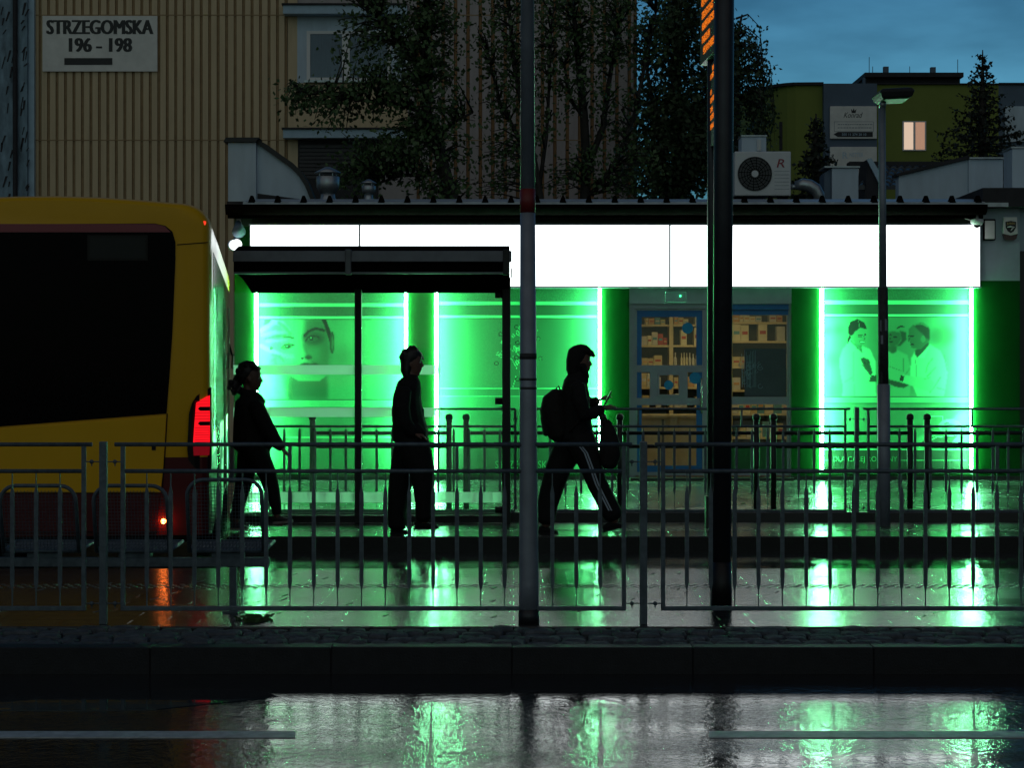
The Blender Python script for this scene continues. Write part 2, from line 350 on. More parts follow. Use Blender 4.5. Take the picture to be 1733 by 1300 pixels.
# ------------------------------------------------------------------ ground, road, platforms
BO = Vector((-2.53, 16.75)); BH = Vector((-.1255, .9921)); BR = Vector((.9921, .1255))   # bus: rear right corner, heading, right
def bus_side(Y, gap=.1): return BO.x + BH.x / BH.y * (Y - BO.y) + gap
ZP, ZS = .15, .24                                    # platform and sidewalk heights
struct(MB().box(-400, 400, -200, 900, -.5, -.05).build('ground', 'soil'))
struct(MB().box(-80, 80, -30, 30, -.3, 0).build('road', 'asphalt'))
k = MB()
for i in range(-14, 15): k.box(i*1.0+.0012, i*1.0+.9988, 11.0, 11.14, -.1, ZP-.002+.003*rnd.random())
struct(k.build('kerb', 'kerb', bevel=.006))
struct(MB().box(-14, 15, 11.14, 11.88, -.1, ZP-.03).build('cobble_bed', 'joint'))
k = MB(); nr = 5
for r in range(nr):
    y0 = 11.15 + r * .146; x = -6 + rnd.random() * .1
    while x < 6:
        w = .09 + rnd.random() * .11; dd = .134 - rnd.random() * .02; zz = ZP + rnd.uniform(-.012, .012)
        j = lambda: rnd.uniform(-.012, .012)
        p = [(x+j(), y0+j()), (x+w*.5, y0-.004+j()), (x+w+j(), y0+j()), (x+w+j()*.6, y0+dd*.5), (x+w+j(), y0+dd+j()), (x+w*.5, y0+dd+.004), (x+j(), y0+dd+j()), (x+j()*.6, y0+dd*.5)]
        cx_, cy_ = x+w/2, y0+dd/2
        q = lambda f, z: [(cx_+(a-cx_)*f, cy_+(b-cy_)*f, z + rnd.uniform(-.003, .003)) for a, b in p]
        k.rings([q(1, ZP-.06), q(1, zz-.014), q(.9, zz-.003), q(.55, zz+.003)])
        x += w + .012
struct(k.build('cobble_strip', 'cobble'))
struct(MB().box(-14, 15, 11.88, 15.4, -.1, ZP).build('near_platform', 'pave_near', bevel=.01))
struct(MB().slab([(bus_side(18.4), 18.4), (15, 18.4), (15, 20.28), (bus_side(20.28), 20.28)], -.1, ZP).build('far_platform', 'pave_near', bevel=.01))
struct(MB().slab([(bus_side(20.28), 20.28), (15, 20.28), (15, 20.44), (bus_side(20.44), 20.44)], -.1, ZS).build('plinth', 'shop_dark', bevel=.008))
struct(MB().slab([(bus_side(20.44), 20.44), (20, 20.44), (20, 33), (bus_side(27.2), 33), (bus_side(27.2), 27.2)], -.1, ZS-.006).build('sidewalk', 'pave_side'))
def studs(name, y, x0, x1, rows, zt):
    k = MB(); x = x0; i = 0
    while x < x1:
        for r in range(rows):
            d = .037 * (r % 2) + rnd.uniform(-.008, .008); k.prism([(x+d-.022, zt-.01), (x+d+.022, zt-.01), (x+d+.015, zt+.003), (x+d-.015, zt+.003)], y+r*.07, y+r*.07+.03)
        x += .075; i += 1
    return struct(k.build(name, 'tactile'))
studs('tactile_strip', 14.0, -6, 6, 4, ZP); studs('tactile_strip', 19.0, -2.6, 7, 4, ZP)
k = MB()                                             # pale dashes painted as wet-joint glints on platform and sidewalk paving
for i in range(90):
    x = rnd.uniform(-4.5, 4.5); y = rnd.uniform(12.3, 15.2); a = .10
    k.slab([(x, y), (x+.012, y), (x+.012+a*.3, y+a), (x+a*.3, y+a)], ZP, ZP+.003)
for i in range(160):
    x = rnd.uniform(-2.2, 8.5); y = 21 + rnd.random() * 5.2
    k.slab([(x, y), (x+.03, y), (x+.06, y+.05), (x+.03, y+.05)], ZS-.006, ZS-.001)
struct(k.build('painted_joint_glints', mat('pale_glint', (.25, .25, .24), .1)))
def mark(poly, name='road_marking', m='paint_line', z=.004): return struct(MB().slab(poly, -.02, z).build(name, m))
def RY(py): return EYE * F / (py - HY)               # distance of a point of the road seen at photo row py
y0, y1 = RY(1250), RY(1239.5)
mark([(-14, y0), (X(500, y0), y0), (X(500, y1), y1), (-14, y1)])
mark([(X(1200, y0), y0), (12, y0), (12, y1), (X(1200, y1), y1)])
pu = [(-40, 1203), (150, 1204), (265, 1202), (330, 1195), (392, 1189), (470, 1180), (440, 1172), (330, 1168), (180, 1173), (90, 1183), (-40, 1194)]
mark([(X(a, RY(b)), RY(b)) for a, b in pu], 'puddle', 'puddle', .003)
k = MB()
for a, b, w in ((422, 1050, .08), (434, 1047, .08), (444, 1051, .06), (425, 1054, .06)):   # weeds by the bench leg
    yy = 1.52 * F / (b - HY)
    for q in range(36):
        x = X(a, yy) + rnd.gauss(0, w*.4); y = yy + rnd.gauss(0, w*.15); h = rnd.uniform(.01, .03); d = rnd.uniform(-.03, .03)
        bb = len(k.v); k.v += [(x, y, ZP), (x+.008, y, ZP), (x+d+.016, y-.01, ZP+h), (x+d-.01, y-.005, ZP+h)]; k.f.append((bb, bb+1, bb+2, bb+3))
struct(k.build('weeds', 'leaf'), 'stuff')

# ------------------------------------------------------------------ near and far guard fences
def fence(Y, zb, h, pitch, x_first, n, second, spacing, widths, bw, posts_label, panel_label, gp, gpost, flip=False, first_from=None):
    """one panel and one post are built, the others are copies; returns panels and posts"""
    gap = .118; L = pitch - 2 * gap
    zt = zb + h; z2 = zt - second; z0 = zb + (.095 if not flip else .012)
    t = thing('barred_fence', panel_label[0], 'fence', (x_first + pitch / 2, Y, zb), gp)
    xa, xb = x_first + gap, x_first + pitch - gap
    MB().tube([(xa - .05, Y, zt - .011), (xb + .05, Y, zt - .011)], .0125, 8).build('top_rail', 'fence', t, True)
    MB().tube([(xa, Y, z2), (xb, Y, z2)], .0125, 8).build('middle_rail', 'fence', t, True)
    MB().box(xa, xb, Y - .015, Y + .015, z0 - .013, z0 + .013).build('bottom_rail', 'fence', t, bevel=.003)
    for x in (xa, xb): MB().box(x - .013, x + .013, Y - .012, Y + .012, z0 - .013, zt - .02).build('end_post', 'fence', t, bevel=.003)
    for q in (1/3, 2/3): MB().box(xa+(xb-xa)*q - .0105, xa+(xb-xa)*q + .0105, Y - .0105, Y + .0105, z2 + .01, zt - .02).build('spacer', 'fence', t)
    nb = int(round((xb - xa) / spacing)) - 1; sp = (xb - xa) / (nb + 1)
    proto = None
    for i in range(nb):
        x = xa + sp * (i + 1)
        if proto is None:
            a, b = widths
            k = MB(); prof = [(z0+.01, .0032), (z0 + a, .0032), (z0 + a + .05, bw), (z2 - b - .05, bw), (z2 - b, .0032), (z2 - .01, .0032)]
            k.rings([[(x - r, Y - .004, z), (x + r, Y - .004, z), (x + r, Y + .004, z), (x - r, Y + .004, z)] for z, r in prof])
            proto = k.build('baluster', 'fence', t); px0 = x
        else:
            c = proto.copy(); COL.objects.link(c); c.parent = t; c.matrix_parent_inverse = proto.matrix_parent_inverse.copy(); c.location = Vector(proto.location) + Vector((x - px0, 0, 0))
    p = thing('fence_post', posts_label[0], 'fence post', (x_first, Y, zb), gpost)
    MB().box(x_first - .022, x_first + .022, Y - .022, Y + .022, zb, zt + .006).build('post_tube', 'fence', p, bevel=.004)
    for zc in (z0 + .03, zt - .115):
        for s in (-1, 1):
            MB().tube([(x_first + s*.02, Y, zc), (x_first + s*.112, Y, zc)], .004, 6).ball((x_first + s*.07, Y - .004, zc), .013, 8).tube([(x_first + s*.07, Y, zc), (x_first+s*.07, Y, zc-.028)], [.006, .003], 6).build('clamp', 'fence', p)
    for i in range(1, n):
        tag(dup(t, (pitch * i, 0, 0)), panel_label[i])
    for i in range(1, n + 1):
        tag(dup(p, (pitch * i, 0, 0)), posts_label[i])
    return t, p
YN = 12.0
fence(YN, ZP, 1.095, 914 * YN / F, X(175 - 914, YN), 3, .172, .1432, (.105, .085), .0125,
      ['grey steel fence post standing outside the left edge of the view', 'grey steel fence post in front of the yellow bus behind the mesh seats', 'grey steel fence post standing in front of the blue framed shop door', 'grey steel fence post beyond the right edge of the view'],
      ['grey steel barred fence panel in front of the two leftmost mesh seats', 'grey steel barred fence panel in front of the three walking people', 'grey steel barred fence panel in front of the couple poster and lamp post'],
      'fence panels along the cobbled kerb', 'posts of the fence along the cobbled kerb')
YB = 20.36
fence(YB, ZS, 1.065, 565 * YB / F, X(885 - 565 * 0, YB), 2, .19, .158, (.16, .02), .013,
      ['dark steel fence post behind the red banded pole', 'dark steel fence post standing in front of the couple poster', 'dark steel fence post of the back fence beyond the right edge of the view'],
      ['dark barred fence panel standing before the shop door', 'dark barred fence panel standing before the couple poster and right green wall'],
      'fence panels between far platform and shop', 'posts of the fence between far platform and shop', True)
# the short panel left of them, cut off by the bus lane
t = thing('barred_fence', 'short dark fence panel seen through the shelter glass', 'fence', (X(650, YB), YB, ZS), 'fence panels between far platform and shop')
xa, xb = X(455, YB), X(872, YB); zt = ZS + 1.065; z2 = zt - .19
MB().tube([(xa, YB, zt - .011), (xb, YB, zt - .011)], .0125, 8).build('top_rail', 'fence', t, True)
MB().tube([(xa, YB, z2), (xb, YB, z2)], .0125, 8).build('middle_rail', 'fence', t, True)
MB().box(xa, xb, YB - .015, YB + .015, ZS, ZS + .026).build('bottom_rail', 'fence', t)
for x in (xa, xb): MB().box(x - .013, x + .013, YB - .012, YB + .012, ZS + .026, zt - .02).build('end_post', 'fence', t)
pb = None
for i in range(1, 16):
    x = xa + (xb - xa) * i / 16
    if pb is None:
        pb = MB().rings([[(x - r, YB - .004, z), (x + r, YB - .004, z), (x + r, YB + .004, z), (x - r, YB + .004, z)] for z, r in ((ZS+.02, .0032), (ZS+.17, .0032), (ZS+.21, .013), (z2-.05, .013), (z2-.02, .0032), (z2-.01, .0032))]).build('baluster', 'fence', t); bx = x
    else:
        c = pb.copy(); COL.objects.link(c); c.parent = t; c.matrix_parent_inverse = pb.matrix_parent_inverse.copy(); c.location = Vector(pb.location) + Vector((x - bx, 0, 0))

# black round-capped railings behind it
YR = 20.75; pitch = 260 * YR / F
t = thing('railing', 'black round capped railing section seen through the right half of shelter', 'railing', (X(905, YR), YR, ZS), 'black railings behind the far platform fence')
xa, xb = X(789, YR), X(1020, YR)
for x in (xa, xb):
    p = MB().tube([(x, YR, ZS-.01), (x, YR, ZS + .93)], .031, 12).build('post', 'black_steel', t, True)
    MB().lathe((x, YR, ZS + .93), [(.03, 0), (.04, .012), (.041, .035), (.034, .055), (.015, .066), (.002, .068)], 14).build('cap', 'black_steel', p, True)
for zc in (.795, .655): MB().tube([(xa, YR, ZS + zc), (xb, YR, ZS + zc)], .02, 10).build('rail', 'black_steel', t, True)
for i, lb in ((-1, 'black round capped railing section behind the left half of shelter glass'), (1, 'black round capped railing section before the shop door beside the hanging bag'), (2, 'black round capped railing section left of the lamp post before the couple poster'), (3, 'black round capped railing section before the right green wall')):
    tag(dup(t, (pitch * i, 0, 0)), lb)

# ------------------------------------------------------------------ mesh bench on the near platform
YS = 12.55
def sx(px): return X(px, YS)
bench = thing('mesh_bench', 'steel bench with three wire mesh seats facing the bus lane', 'bench', (sx(220), YS, ZP))
zbm = Z(955, YS)
MB().box(sx(-60), sx(452), YS + .10, YS + .16, zbm - .03, zbm + .03).build('beam', 'fence', bench, bevel=.006)
for px in (390, -20):
    MB().box(sx(px) - .022, sx(px) + .022, YS + .1, YS + .16, ZP, zbm - .03).build('leg', 'fence', bench, bevel=.005)
    MB().box(sx(px) - .05, sx(px) + .05, YS - .02, YS + .28, ZP, ZP + .012).build('foot', 'fence', bench)
for x0, x1, pt in ((2, 130, 822), (160, 284, 822), (318, 444, 812)):
    xl, xr = sx(x0), sx(x1); zt, zb = Z(pt, YS), Z(935, YS); r = .1; yb = YS
    path = [(xl, yb + .06, zb)]
    for q in range(7): a = math.pi - q * math.pi / 12; path.append((xl + r + r * math.cos(a), yb - .03, zt - r + r * math.sin(a)))
    for q in range(7): a = math.pi / 2 - q * math.pi / 12; path.append((xr - r + r * math.cos(a), yb - .03, zt - r + r * math.sin(a)))
    path.append((xr, yb + .06, zb))
    st = MB().tube(path, .0125, 8).build('seat', 'fence', bench, True)
    k = MB()
    for i in range(1, 22):
        x = xl + (xr - xl) * i / 22; zz = zt - (.03 if 3 < i < 19 else .07)
        k.tube([(x, yb - .025, zz), (x, yb + .05, zb)], .0016, 4)
    for i in range(1, 19):
        z = zb + (zt - zb - .02) * i / 19; f = (z - zb) / (zt - zb)
        k.tube([(xl + .01, yb + .055 - .08 * f, z), (xr - .01, yb + .055 - .08 * f, z)], .0016, 4)
    k.build('back_mesh', 'fence', st)
    k = MB().tube([(xl, yb + .06, zb), (xl - .02, yb + .45, zb + .03)], .0115, 8).tube([(xr, yb + .06, zb), (xr + .02, yb + .45, zb + .03)], .0115, 8).tube([(xl - .02, yb + .45, zb + .03), (xr + .02, yb + .45, zb + .03)], .0115, 8).tube([(xl, yb + .07, zb), (xr, yb + .07, zb)], .0115, 8)
    k.build('pan_frame', 'fence', st, True)
    k = MB()
    for i in range(1, 20):
        f = i / 20; k.tube([(xl + (xr-xl)*f, yb+.07, zb), (xl-.02+(xr-xl+.04)*f, yb+.45, zb+.03)], .003, 4); k.tube([(xl-.02*f, yb+.07+.38*f, zb+.03*f), (xr+.02*f, yb+.07+.38*f, zb+.03*f)], .003, 4)
    k.build('pan_mesh', 'fence', st)
    MB().box((xl+xr)/2-.1, (xl+xr)/2+.1, YS+.1, YS+.2, zbm+.03, zb+.005).build('bracket', 'fence', st)

# ------------------------------------------------------------------ poles, lamp, display
yp = 12.02
t = thing('banded_pole', 'tall grey steel pole with a red band standing in front of the white sign', 'pole', (X(894, yp), yp, ZP))
def rr(w, Y): return w * Y / F / 2
zs = [Z(1056, yp), Z(990, yp), Z(700, yp), Z(360, yp)]; ws = [34, 33.5, 29, 25.5]
xs = [X(895, yp), X(895, yp), X(894, yp), X(893, yp)]
MB().tube([(x, yp, z) for x, z in zip(xs, zs)], [rr(w, yp) for w in ws], 24).build('lower_shaft', 'pole_grey', t, True)
MB().tube([(X(893, yp), yp, Z(360, yp)), (X(893, yp), yp, Z(320, yp))], rr(26.2, yp), 24).build('red_band', 'pole_red', t, True)
MB().tube([(X(893, yp), yp, Z(320, yp)), (X(892, yp), yp, Z(-700, yp))], [rr(25.2, yp), rr(17, yp)], 24).build('upper_shaft', 'pole_grey', t, True)
for pz, h in ((598, 10), (640, 4), (655, 4)):
    MB().tube([(X(894, yp), yp, Z(pz, yp)), (X(894, yp), yp, Z(pz + h, yp))], rr(29.5, yp), 24).build('clamp_band', 'sticker_dark', t, True)
MB().tube([(X(895, yp), yp, ZP), (X(895, yp), yp, ZP + .09)], rr(35.5, yp), 24).build('base_sleeve', 'pole_dark', t, True)

yp = 12.8
t = thing('dark_pole', 'thick dark pole standing in front of the shop door', 'pole', (X(1221, yp), yp, ZP))
MB().tube([(X(1221, yp), yp, ZP), (X(1228, yp), yp, Z(-600, yp))], [rr(31, yp), rr(36, yp)], 24).build('shaft', 'pole_dark', t, True)
MB().tube([(X(1221, yp), yp, ZP), (X(1221.5, yp), yp, ZP + .30)], [rr(36, yp), rr(33, yp)], 24).build('base_sleeve', 'black_steel', t, True)

yp = 19.6
t = thing('departure_display', 'double black departure board with orange characters on a slim pole', 'display', (X(1204, yp), yp, ZP))
MB().tube([(X(1204, yp), yp, ZP), (X(1204, yp), yp, Z(-260, yp))], .041, 16).build('pole', 'pole_dark', t, True)
MB().box(X(1204, yp)-.06, X(1204, yp)+.06, yp-.07, yp+.07, ZP, ZP+.3).build('pole_foot', 'black_steel', t)
def board(xn, xf, yn, yf, ptop, pbot, rows, nm):
    a, b = Vector((X(xn, yn), yn)), Vector((X(xf, yf), yf)); d = (b - a); L = d.length; d /= L
    n = Vector((-d.y, d.x));  n = n if n.x < 0 else -n          # towards the left and the camera
    ym = (yn + yf) / 2; z1, z0 = Z(ptop, ym), Z(pbot, ym)
    P = lambda u, w, z: (a.x + d.x*u + n.x*w, a.y + d.y*u + n.y*w, z)
    k = MB(); b8 = [P(0, -.16, z0), P(L, -.16, z0), P(L, 0, z0), P(0, 0, z0), P(0, -.16, z1), P(L, -.16, z1), P(L, 0, z1), P(0, 0, z1)]
    k.v += b8; k.f += [(0,1,2,3), (7,6,5,4), (0,4,5,1), (1,5,6,2), (2,6,7,3), (3,7,4,0)]
    bd = k.build(nm, 'board_black', t)
    k = MB(); rn = random.Random(3)
    for (za, u0, u1, hh) in rows:                               # short orange segments, as the blurred characters read
        zt = Z(za, ym); zb = Z(za + hh, ym); u = u0 * L
        while u < u1 * L - .01:
            w = .075
            for cx in range(4):
                for cz in range(7):
                    if rn.random() < .72:
                        x0, x1 = u + cx*w/4.6, u + (cx+1)*w/4.6 - .002; q0, q1 = zb + (zt-zb)*cz/7, zb + (zt-zb)*(cz+.86)/7
                        i = len(k.v); k.v += [P(x0, .004, q0), P(x1, .004, q0), P(x1, .004, q1), P(x0, .004, q1)]; k.f.append((i, i+1, i+2, i+3))
            u += w
    k.build('orange_characters', 'led_orange', bd)
    return bd
board(1213, 1185, 18.85, 19.95, -120, 96, [(-60, .1, .85, 13), (-36, .1, .8, 13), (-14, .3, .9, 13), (8, .2, .85, 13), (28, .12, .82, 13), (50, .4, .85, 13), (70, .12, .75, 13)], 'upper_board')
board(1213.5, 1196.5, 18.95, 19.95, 108, 246, [(113, .06, .4, 8), (124, .06, .75, 9), (150, .5, .85, 9), (164, .18, .85, 9), (180, .4, .88, 9), (193, .12, .8, 9), (209, .3, .85, 9)], 'lower_board')

yp = 19.7
t = thing('street_lamp', 'slim grey street lamp with flat square head in front of the couple poster', 'street lamp', (X(1496, yp), yp, ZP))
MB().tube([(X(1495.5, yp), yp, ZP), (X(1495.5, yp), yp, Z(650, yp))], [rr(22.5, yp), rr(22, yp)], 18).build('lower_shaft', 'pole_grey', t, True)
MB().tube([(X(1495, yp), yp, Z(650, yp)), (X(1494, yp), yp, Z(487, yp))], [rr(17.5, yp), rr(17, yp)], 18).build('middle_shaft', 'sticker_dark', t, True)
MB().tube([(X(1494, yp), yp, Z(487, yp)), (X(1492.5, yp), yp, Z(182, yp))], [rr(13.5, yp), rr(12, yp)], 18).build('upper_shaft', 'pole_grey', t, True)
xa, xb = X(1482, yp), X(1540, yp); zt = Z(154, yp)
MB().rings([[(xa+i, yp-.25+i, z+.0), (xb-i, yp-.25+i, z+.012), (xb-i, yp+.22-i, z+.012), (xa+i, yp+.22-i, z)] for z, i in ((zt-.11, .05), (zt-.09, .02), (zt-.035, 0), (zt-.01, .02), (zt, .06))]).build('lamp_head', 'lamp_shell', t, bevel=.01)
MB().tube([(X(1492.5, yp), yp, Z(183, yp)), (X(1496, yp), yp, zt - .08)], [.035, .03], 12).build('neck', 'zinc', t, True)
rs = random.Random(5)
for i in range(7):
    z = rs.uniform(1.55, 2.4); a = rs.uniform(-.8, .8) - math.pi/2; rad = rr(18, yp) + .003
    k = MB(); w = rs.uniform(.25, .6); h = rs.uniform(.04, .12); n = 5; b = 0
    for q in range(n):
        aa = a - w/2 + w*q/(n-1); k.v += [(X(1494.6, yp)+rad*math.cos(aa), yp+rad*math.sin(aa), z), (X(1494.6, yp)+rad*math.cos(aa), yp+rad*math.sin(aa), z+h)]
    k.f = [(2*q, 2*q+2, 2*q+3, 2*q+1) for q in range(n-1)]
    k.build('sticker', 'sticker_dark' if i % 3 else 'pole_grey', t)

# ------------------------------------------------------------------ pharmacy building
YF = 26.5
def fx(px): return X(px, YF)
def fz(py): return Z(py, YF)
def FB(k, a, b, top, bot, y0=YF, y1=YF + .35): return k.box(X(a, YF), X(b, YF), y0, y1, Z(bot, YF), Z(top, YF))
shop = thing('pharmacy_shop', 'low green fronted shop with blinding white sign and glowing green windows', 'shop', (fx(1000), YF, ZS))
XL, XR = fx(397), fx(1726)
WIN = [(430, 690), (735, 1018), (1387, 1647)]
zb = fz(812)
for a, b in ((397, 430), (690, 735), (1018, 1065), (1340, 1387)): FB(MB(), a, b, 383 if a < 400 else 486, 806).build('green_wall', 'shop_green', shop)
for a, b in WIN: FB(MB(), a, b, 803, 806).build('window_sill', 'shop_green', shop)
FB(MB(), 1647, 1726, 475, 806).build('green_wall', 'shop_green', shop)
k = MB(); FB(k, 1647, 1726, 345, 475); k.build('grey_wall', 'shop_grey', shop)
k = MB(); FB(k, 397, 1647, 366, 383, YF - .02, YF + .3); k.build('fascia_strip', 'dark_green', shop)
k = MB(); FB(k, 430, 1647, 383, 486, YF + .12, YF + .35); k.build('wall_behind_sign', 'shop_grey', shop)
k = MB(); FB(k, 397, 1065, 806, 813, YF - .04, YF + .3); FB(k, 1340, 1726, 806, 813, YF - .04, YF + .3); FB(k, 1065, 1340, 808, 813, YF - .25, YF + 3.4)
k.build('base_strip', 'shop_dark', shop)
k = MB(); k.box(XL, XL + .3, YF + .36, 33, ZS - .1, fz(345)); k.box(XR - .3, XR, YF + .36, 33, ZS - .1, fz(345)); k.box(XL + .3, XR - .3, 32.7, 33, ZS - .1, fz(345)); k.build('rear_walls', 'shop_grey', shop)
zr = fz(345)
k = MB(); k.prism([(XL - .15, zr), (fx(1655), zr), (fx(1655), zr + .06), (XL - .15, zr + .06)], YF + .3, 33.1); rf = k.build('roof', 'roof_dark', shop)
# front strip of sheet metal roofing with its ribs
k = MB(); b = 0; xa, xb = fx(418), fx(1655); za, zc = fz(346), fz(333.5)
k.v += [(xa, YF - .40, za), (xb, YF - .40, za), (xb, YF + .3, zc), (xa, YF + .3, zc), (xa, YF - .40, za - .03), (xb, YF - .40, za - .03), (xb, YF + .3, zc - .05), (xa, YF + .3, zc - .05)]
k.f += [(0,1,2,3), (7,6,5,4), (0,4,5,1), (1,5,6,2), (2,6,7,3), (3,7,4,0)]
sh = k.build('roof_edge_sheet', 'roof_metal', rf)
k = MB()
px = 432
while px < 1652:
    x = fx(px); yy = YF - .405
    MB().rings([[(x - .045, yy, za - .01), (x + .045, yy, za - .01), (x + .012, yy + .01, za + .085), (x - .012, yy + .01, za + .085)], [(x - .045, yy + .12, za + .01), (x + .045, yy + .12, za + .01), (x + .012, yy + .12, za + .09), (x - .012, yy + .12, za + .09)]]).build('snow_stop', 'gutter', rf)
    px += 43.3
k = MB(); n = 9
prof = [(YF - .52 + .13 * (1 - math.cos(math.pi * i / (n-1))) / 1, za - .05 - .12 * math.sin(math.pi * i / (n-1))) for i in range(n)]
k.rings([[(x, y, z) for y, z in prof] + [(x, prof[-1][0] - .01, prof[-1][1] + .01), (x, prof[0][0] + .01, prof[0][1] + .01)] for x in (fx(390), fx(1656))])
k.build('gutter', 'gutter', rf, True)
k = MB(); k.box(fx(390), fx(1656), YF - .26, YF - .23, fz(372), za - .04); k.build('eaves_board', 'gutter', rf)
k = MB(); k.box(fx(390), fx(1656), YF - .225, YF + .2, fz(364), fz(361)); k.build('soffit', 'gutter', rf)
k = MB(); k.box(fx(1656)+.01, XR + .2, YF - .2, 33, fz(352), fz(320)); k.build('side_roof', 'roof_dark', rf)
k = MB(); k.box(fx(1656)+.012, fx(1700), YF-.21, YF-.02, fz(352), fz(345)); k.build('side_flashing', 'zinc', rf)

def window(a, b, top, bot, nm='display_window'):
    """lit recess: poster board 0.34 m deep, LED strips on the rim"""
    D = .16
    k = MB(); w = .02
    xa, xb = fx(a), fx(b); zt, zb = fz(top), fz(bot)
    k.box(xa - .001, xa + .012, YF + .02, YF + D, zb, zt); k.box(xb - .012, xb + .001, YF + .02, YF + D, zb, zt)
    k.box(xa + .013, xb - .013, YF + .02, YF + D, zb - .02, zb); k.box(xa + .013, xb - .013, YF + .02, YF + D, zt, zt + .02)
    wdw = k.build(nm, 'white_frame', shop)
    for q in (xa + .014, xb - .05): MB().box(q + .01, q + .034, YF - .03, YF + .02, zb + .06, zt - .005).build('light_strip', 'led', wdw)
    return wdw
def raster(a, b, top, bot, nx, nz_, base):
    class P: pass
    p = P(); p.a, p.b, p.t, p.o, p.nx, p.nz = a, b, top, bot, nx, nz_
    xs = a + (np.arange(nx) + .5) * (b - a) / nx; ys = top + (np.arange(nz_) + .5) * (bot - top) / nz_
    p.gx, p.gy = np.meshgrid(xs, ys); p.im = np.full((nz_, nx), base, float); p.px = (b - a) / nx
    return p
def blur(m, s):
    if s < .3: return m
    r = int(3 * s) + 1; k = np.exp(-.5 * (np.arange(-r, r+1) / s) ** 2); k /= k.sum()
    q = np.pad(m, r, mode='edge'); q = np.apply_along_axis(lambda v: np.convolve(v, k, 'valid'), 1, q); return np.apply_along_axis(lambda v: np.convolve(v, k, 'valid'), 0, q)
def put(p, m, tone, bl=0, al=1):
    m = blur(m.astype(float), bl / p.px) * al; p.im = p.im * (1 - m) + tone * m
def poly(p, pts, tone, bl=.6, al=1, tr=lambda x, y: (x, y)):
    pts = [tr(*q) for q in pts]; ins = np.zeros(p.gx.shape, bool); n = len(pts)
    for i in range(n):
        x1, y1 = pts[i]; x2, y2 = pts[(i+1) % n]
        if y1 == y2: continue
        c = ((y1 > p.gy) != (y2 > p.gy)) & (p.gx < (x2 - x1) * (p.gy - y1) / (y2 - y1) + x1); ins ^= c
    put(p, ins, tone, bl, al)
def ell(p, cx, cy, rx, ry, tone, bl=.6, al=1, tr=None, sc=1):
    if tr: (cx, cy), rx, ry = tr(cx, cy), rx * sc, ry * sc
    put(p, ((p.gx - cx) / rx) ** 2 + ((p.gy - cy) / ry) ** 2 < 1, tone, bl, al)
def stroke(p, pts, w, tone, bl=.4, al=1, tr=lambda x, y: (x, y)):
    pts = [tr(*q) for q in pts]; m = np.zeros(p.gx.shape, bool)
    for (x1, y1), (x2, y2) in zip(pts, pts[1:]):
        L = max(1e-6, (x2-x1)**2 + (y2-y1)**2); u = np.clip(((p.gx-x1)*(x2-x1) + (p.gy-y1)*(y2-y1)) / L, 0, 1)
        m |= (p.gx - x1 - u*(x2-x1))**2 + (p.gy - y1 - u*(y2-y1))**2 < (w/2)**2
    put(p, m, tone, bl, al)
def bar(p, y0, y1, tone, bl=.3, al=1, x0=-9e9, x1=9e9): put(p, (p.gy > y0) & (p.gy < y1) & (p.gx > x0) & (p.gx < x1), tone, bl, al)
def poster(p, name, parent, tint=(.17, 1, .38)):  # tint puts the green of the LED light into the print colours
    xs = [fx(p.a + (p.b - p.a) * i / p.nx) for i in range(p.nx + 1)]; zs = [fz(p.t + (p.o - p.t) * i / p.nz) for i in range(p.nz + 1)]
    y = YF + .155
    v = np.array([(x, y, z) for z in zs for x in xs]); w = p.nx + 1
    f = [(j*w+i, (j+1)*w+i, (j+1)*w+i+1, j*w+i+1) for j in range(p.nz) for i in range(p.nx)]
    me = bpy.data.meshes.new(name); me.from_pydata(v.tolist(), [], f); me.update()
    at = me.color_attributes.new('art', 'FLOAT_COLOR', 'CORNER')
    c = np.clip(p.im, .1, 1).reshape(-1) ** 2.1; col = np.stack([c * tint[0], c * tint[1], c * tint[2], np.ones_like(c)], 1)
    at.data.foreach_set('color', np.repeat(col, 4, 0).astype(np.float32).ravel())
    m = bpy.data.materials.new(name); m.use_nodes = True; n = m.node_tree.nodes; a_ = n.new('ShaderNodeVertexColor'); a_.layer_name = 'art'
    m.node_tree.links.new(a_.outputs[0], n['Principled BSDF'].inputs['Base Color']); n['Principled BSDF'].inputs['Roughness'].default_value = .6
    return link(name, me, m, parent)
def common(p, dy, light):
    bar(p, 0, 508 + dy, .5, .5)
    put(p, (p.gy < 508 + dy), .34, 0, .5); p.im = np.where(p.gy < 508 + dy, p.im * (.9 + .2 * np.random.RandomState(2).rand(*p.im.shape)), p.im)
    bar(p, 508 + dy, 514 + dy, .95, .4); bar(p, 514 + dy, 531 + dy, .36, .3); bar(p, 531 + dy, 535 + dy, .95, .4); bar(p, 535.3 + dy, 537 + dy, .25, .3)

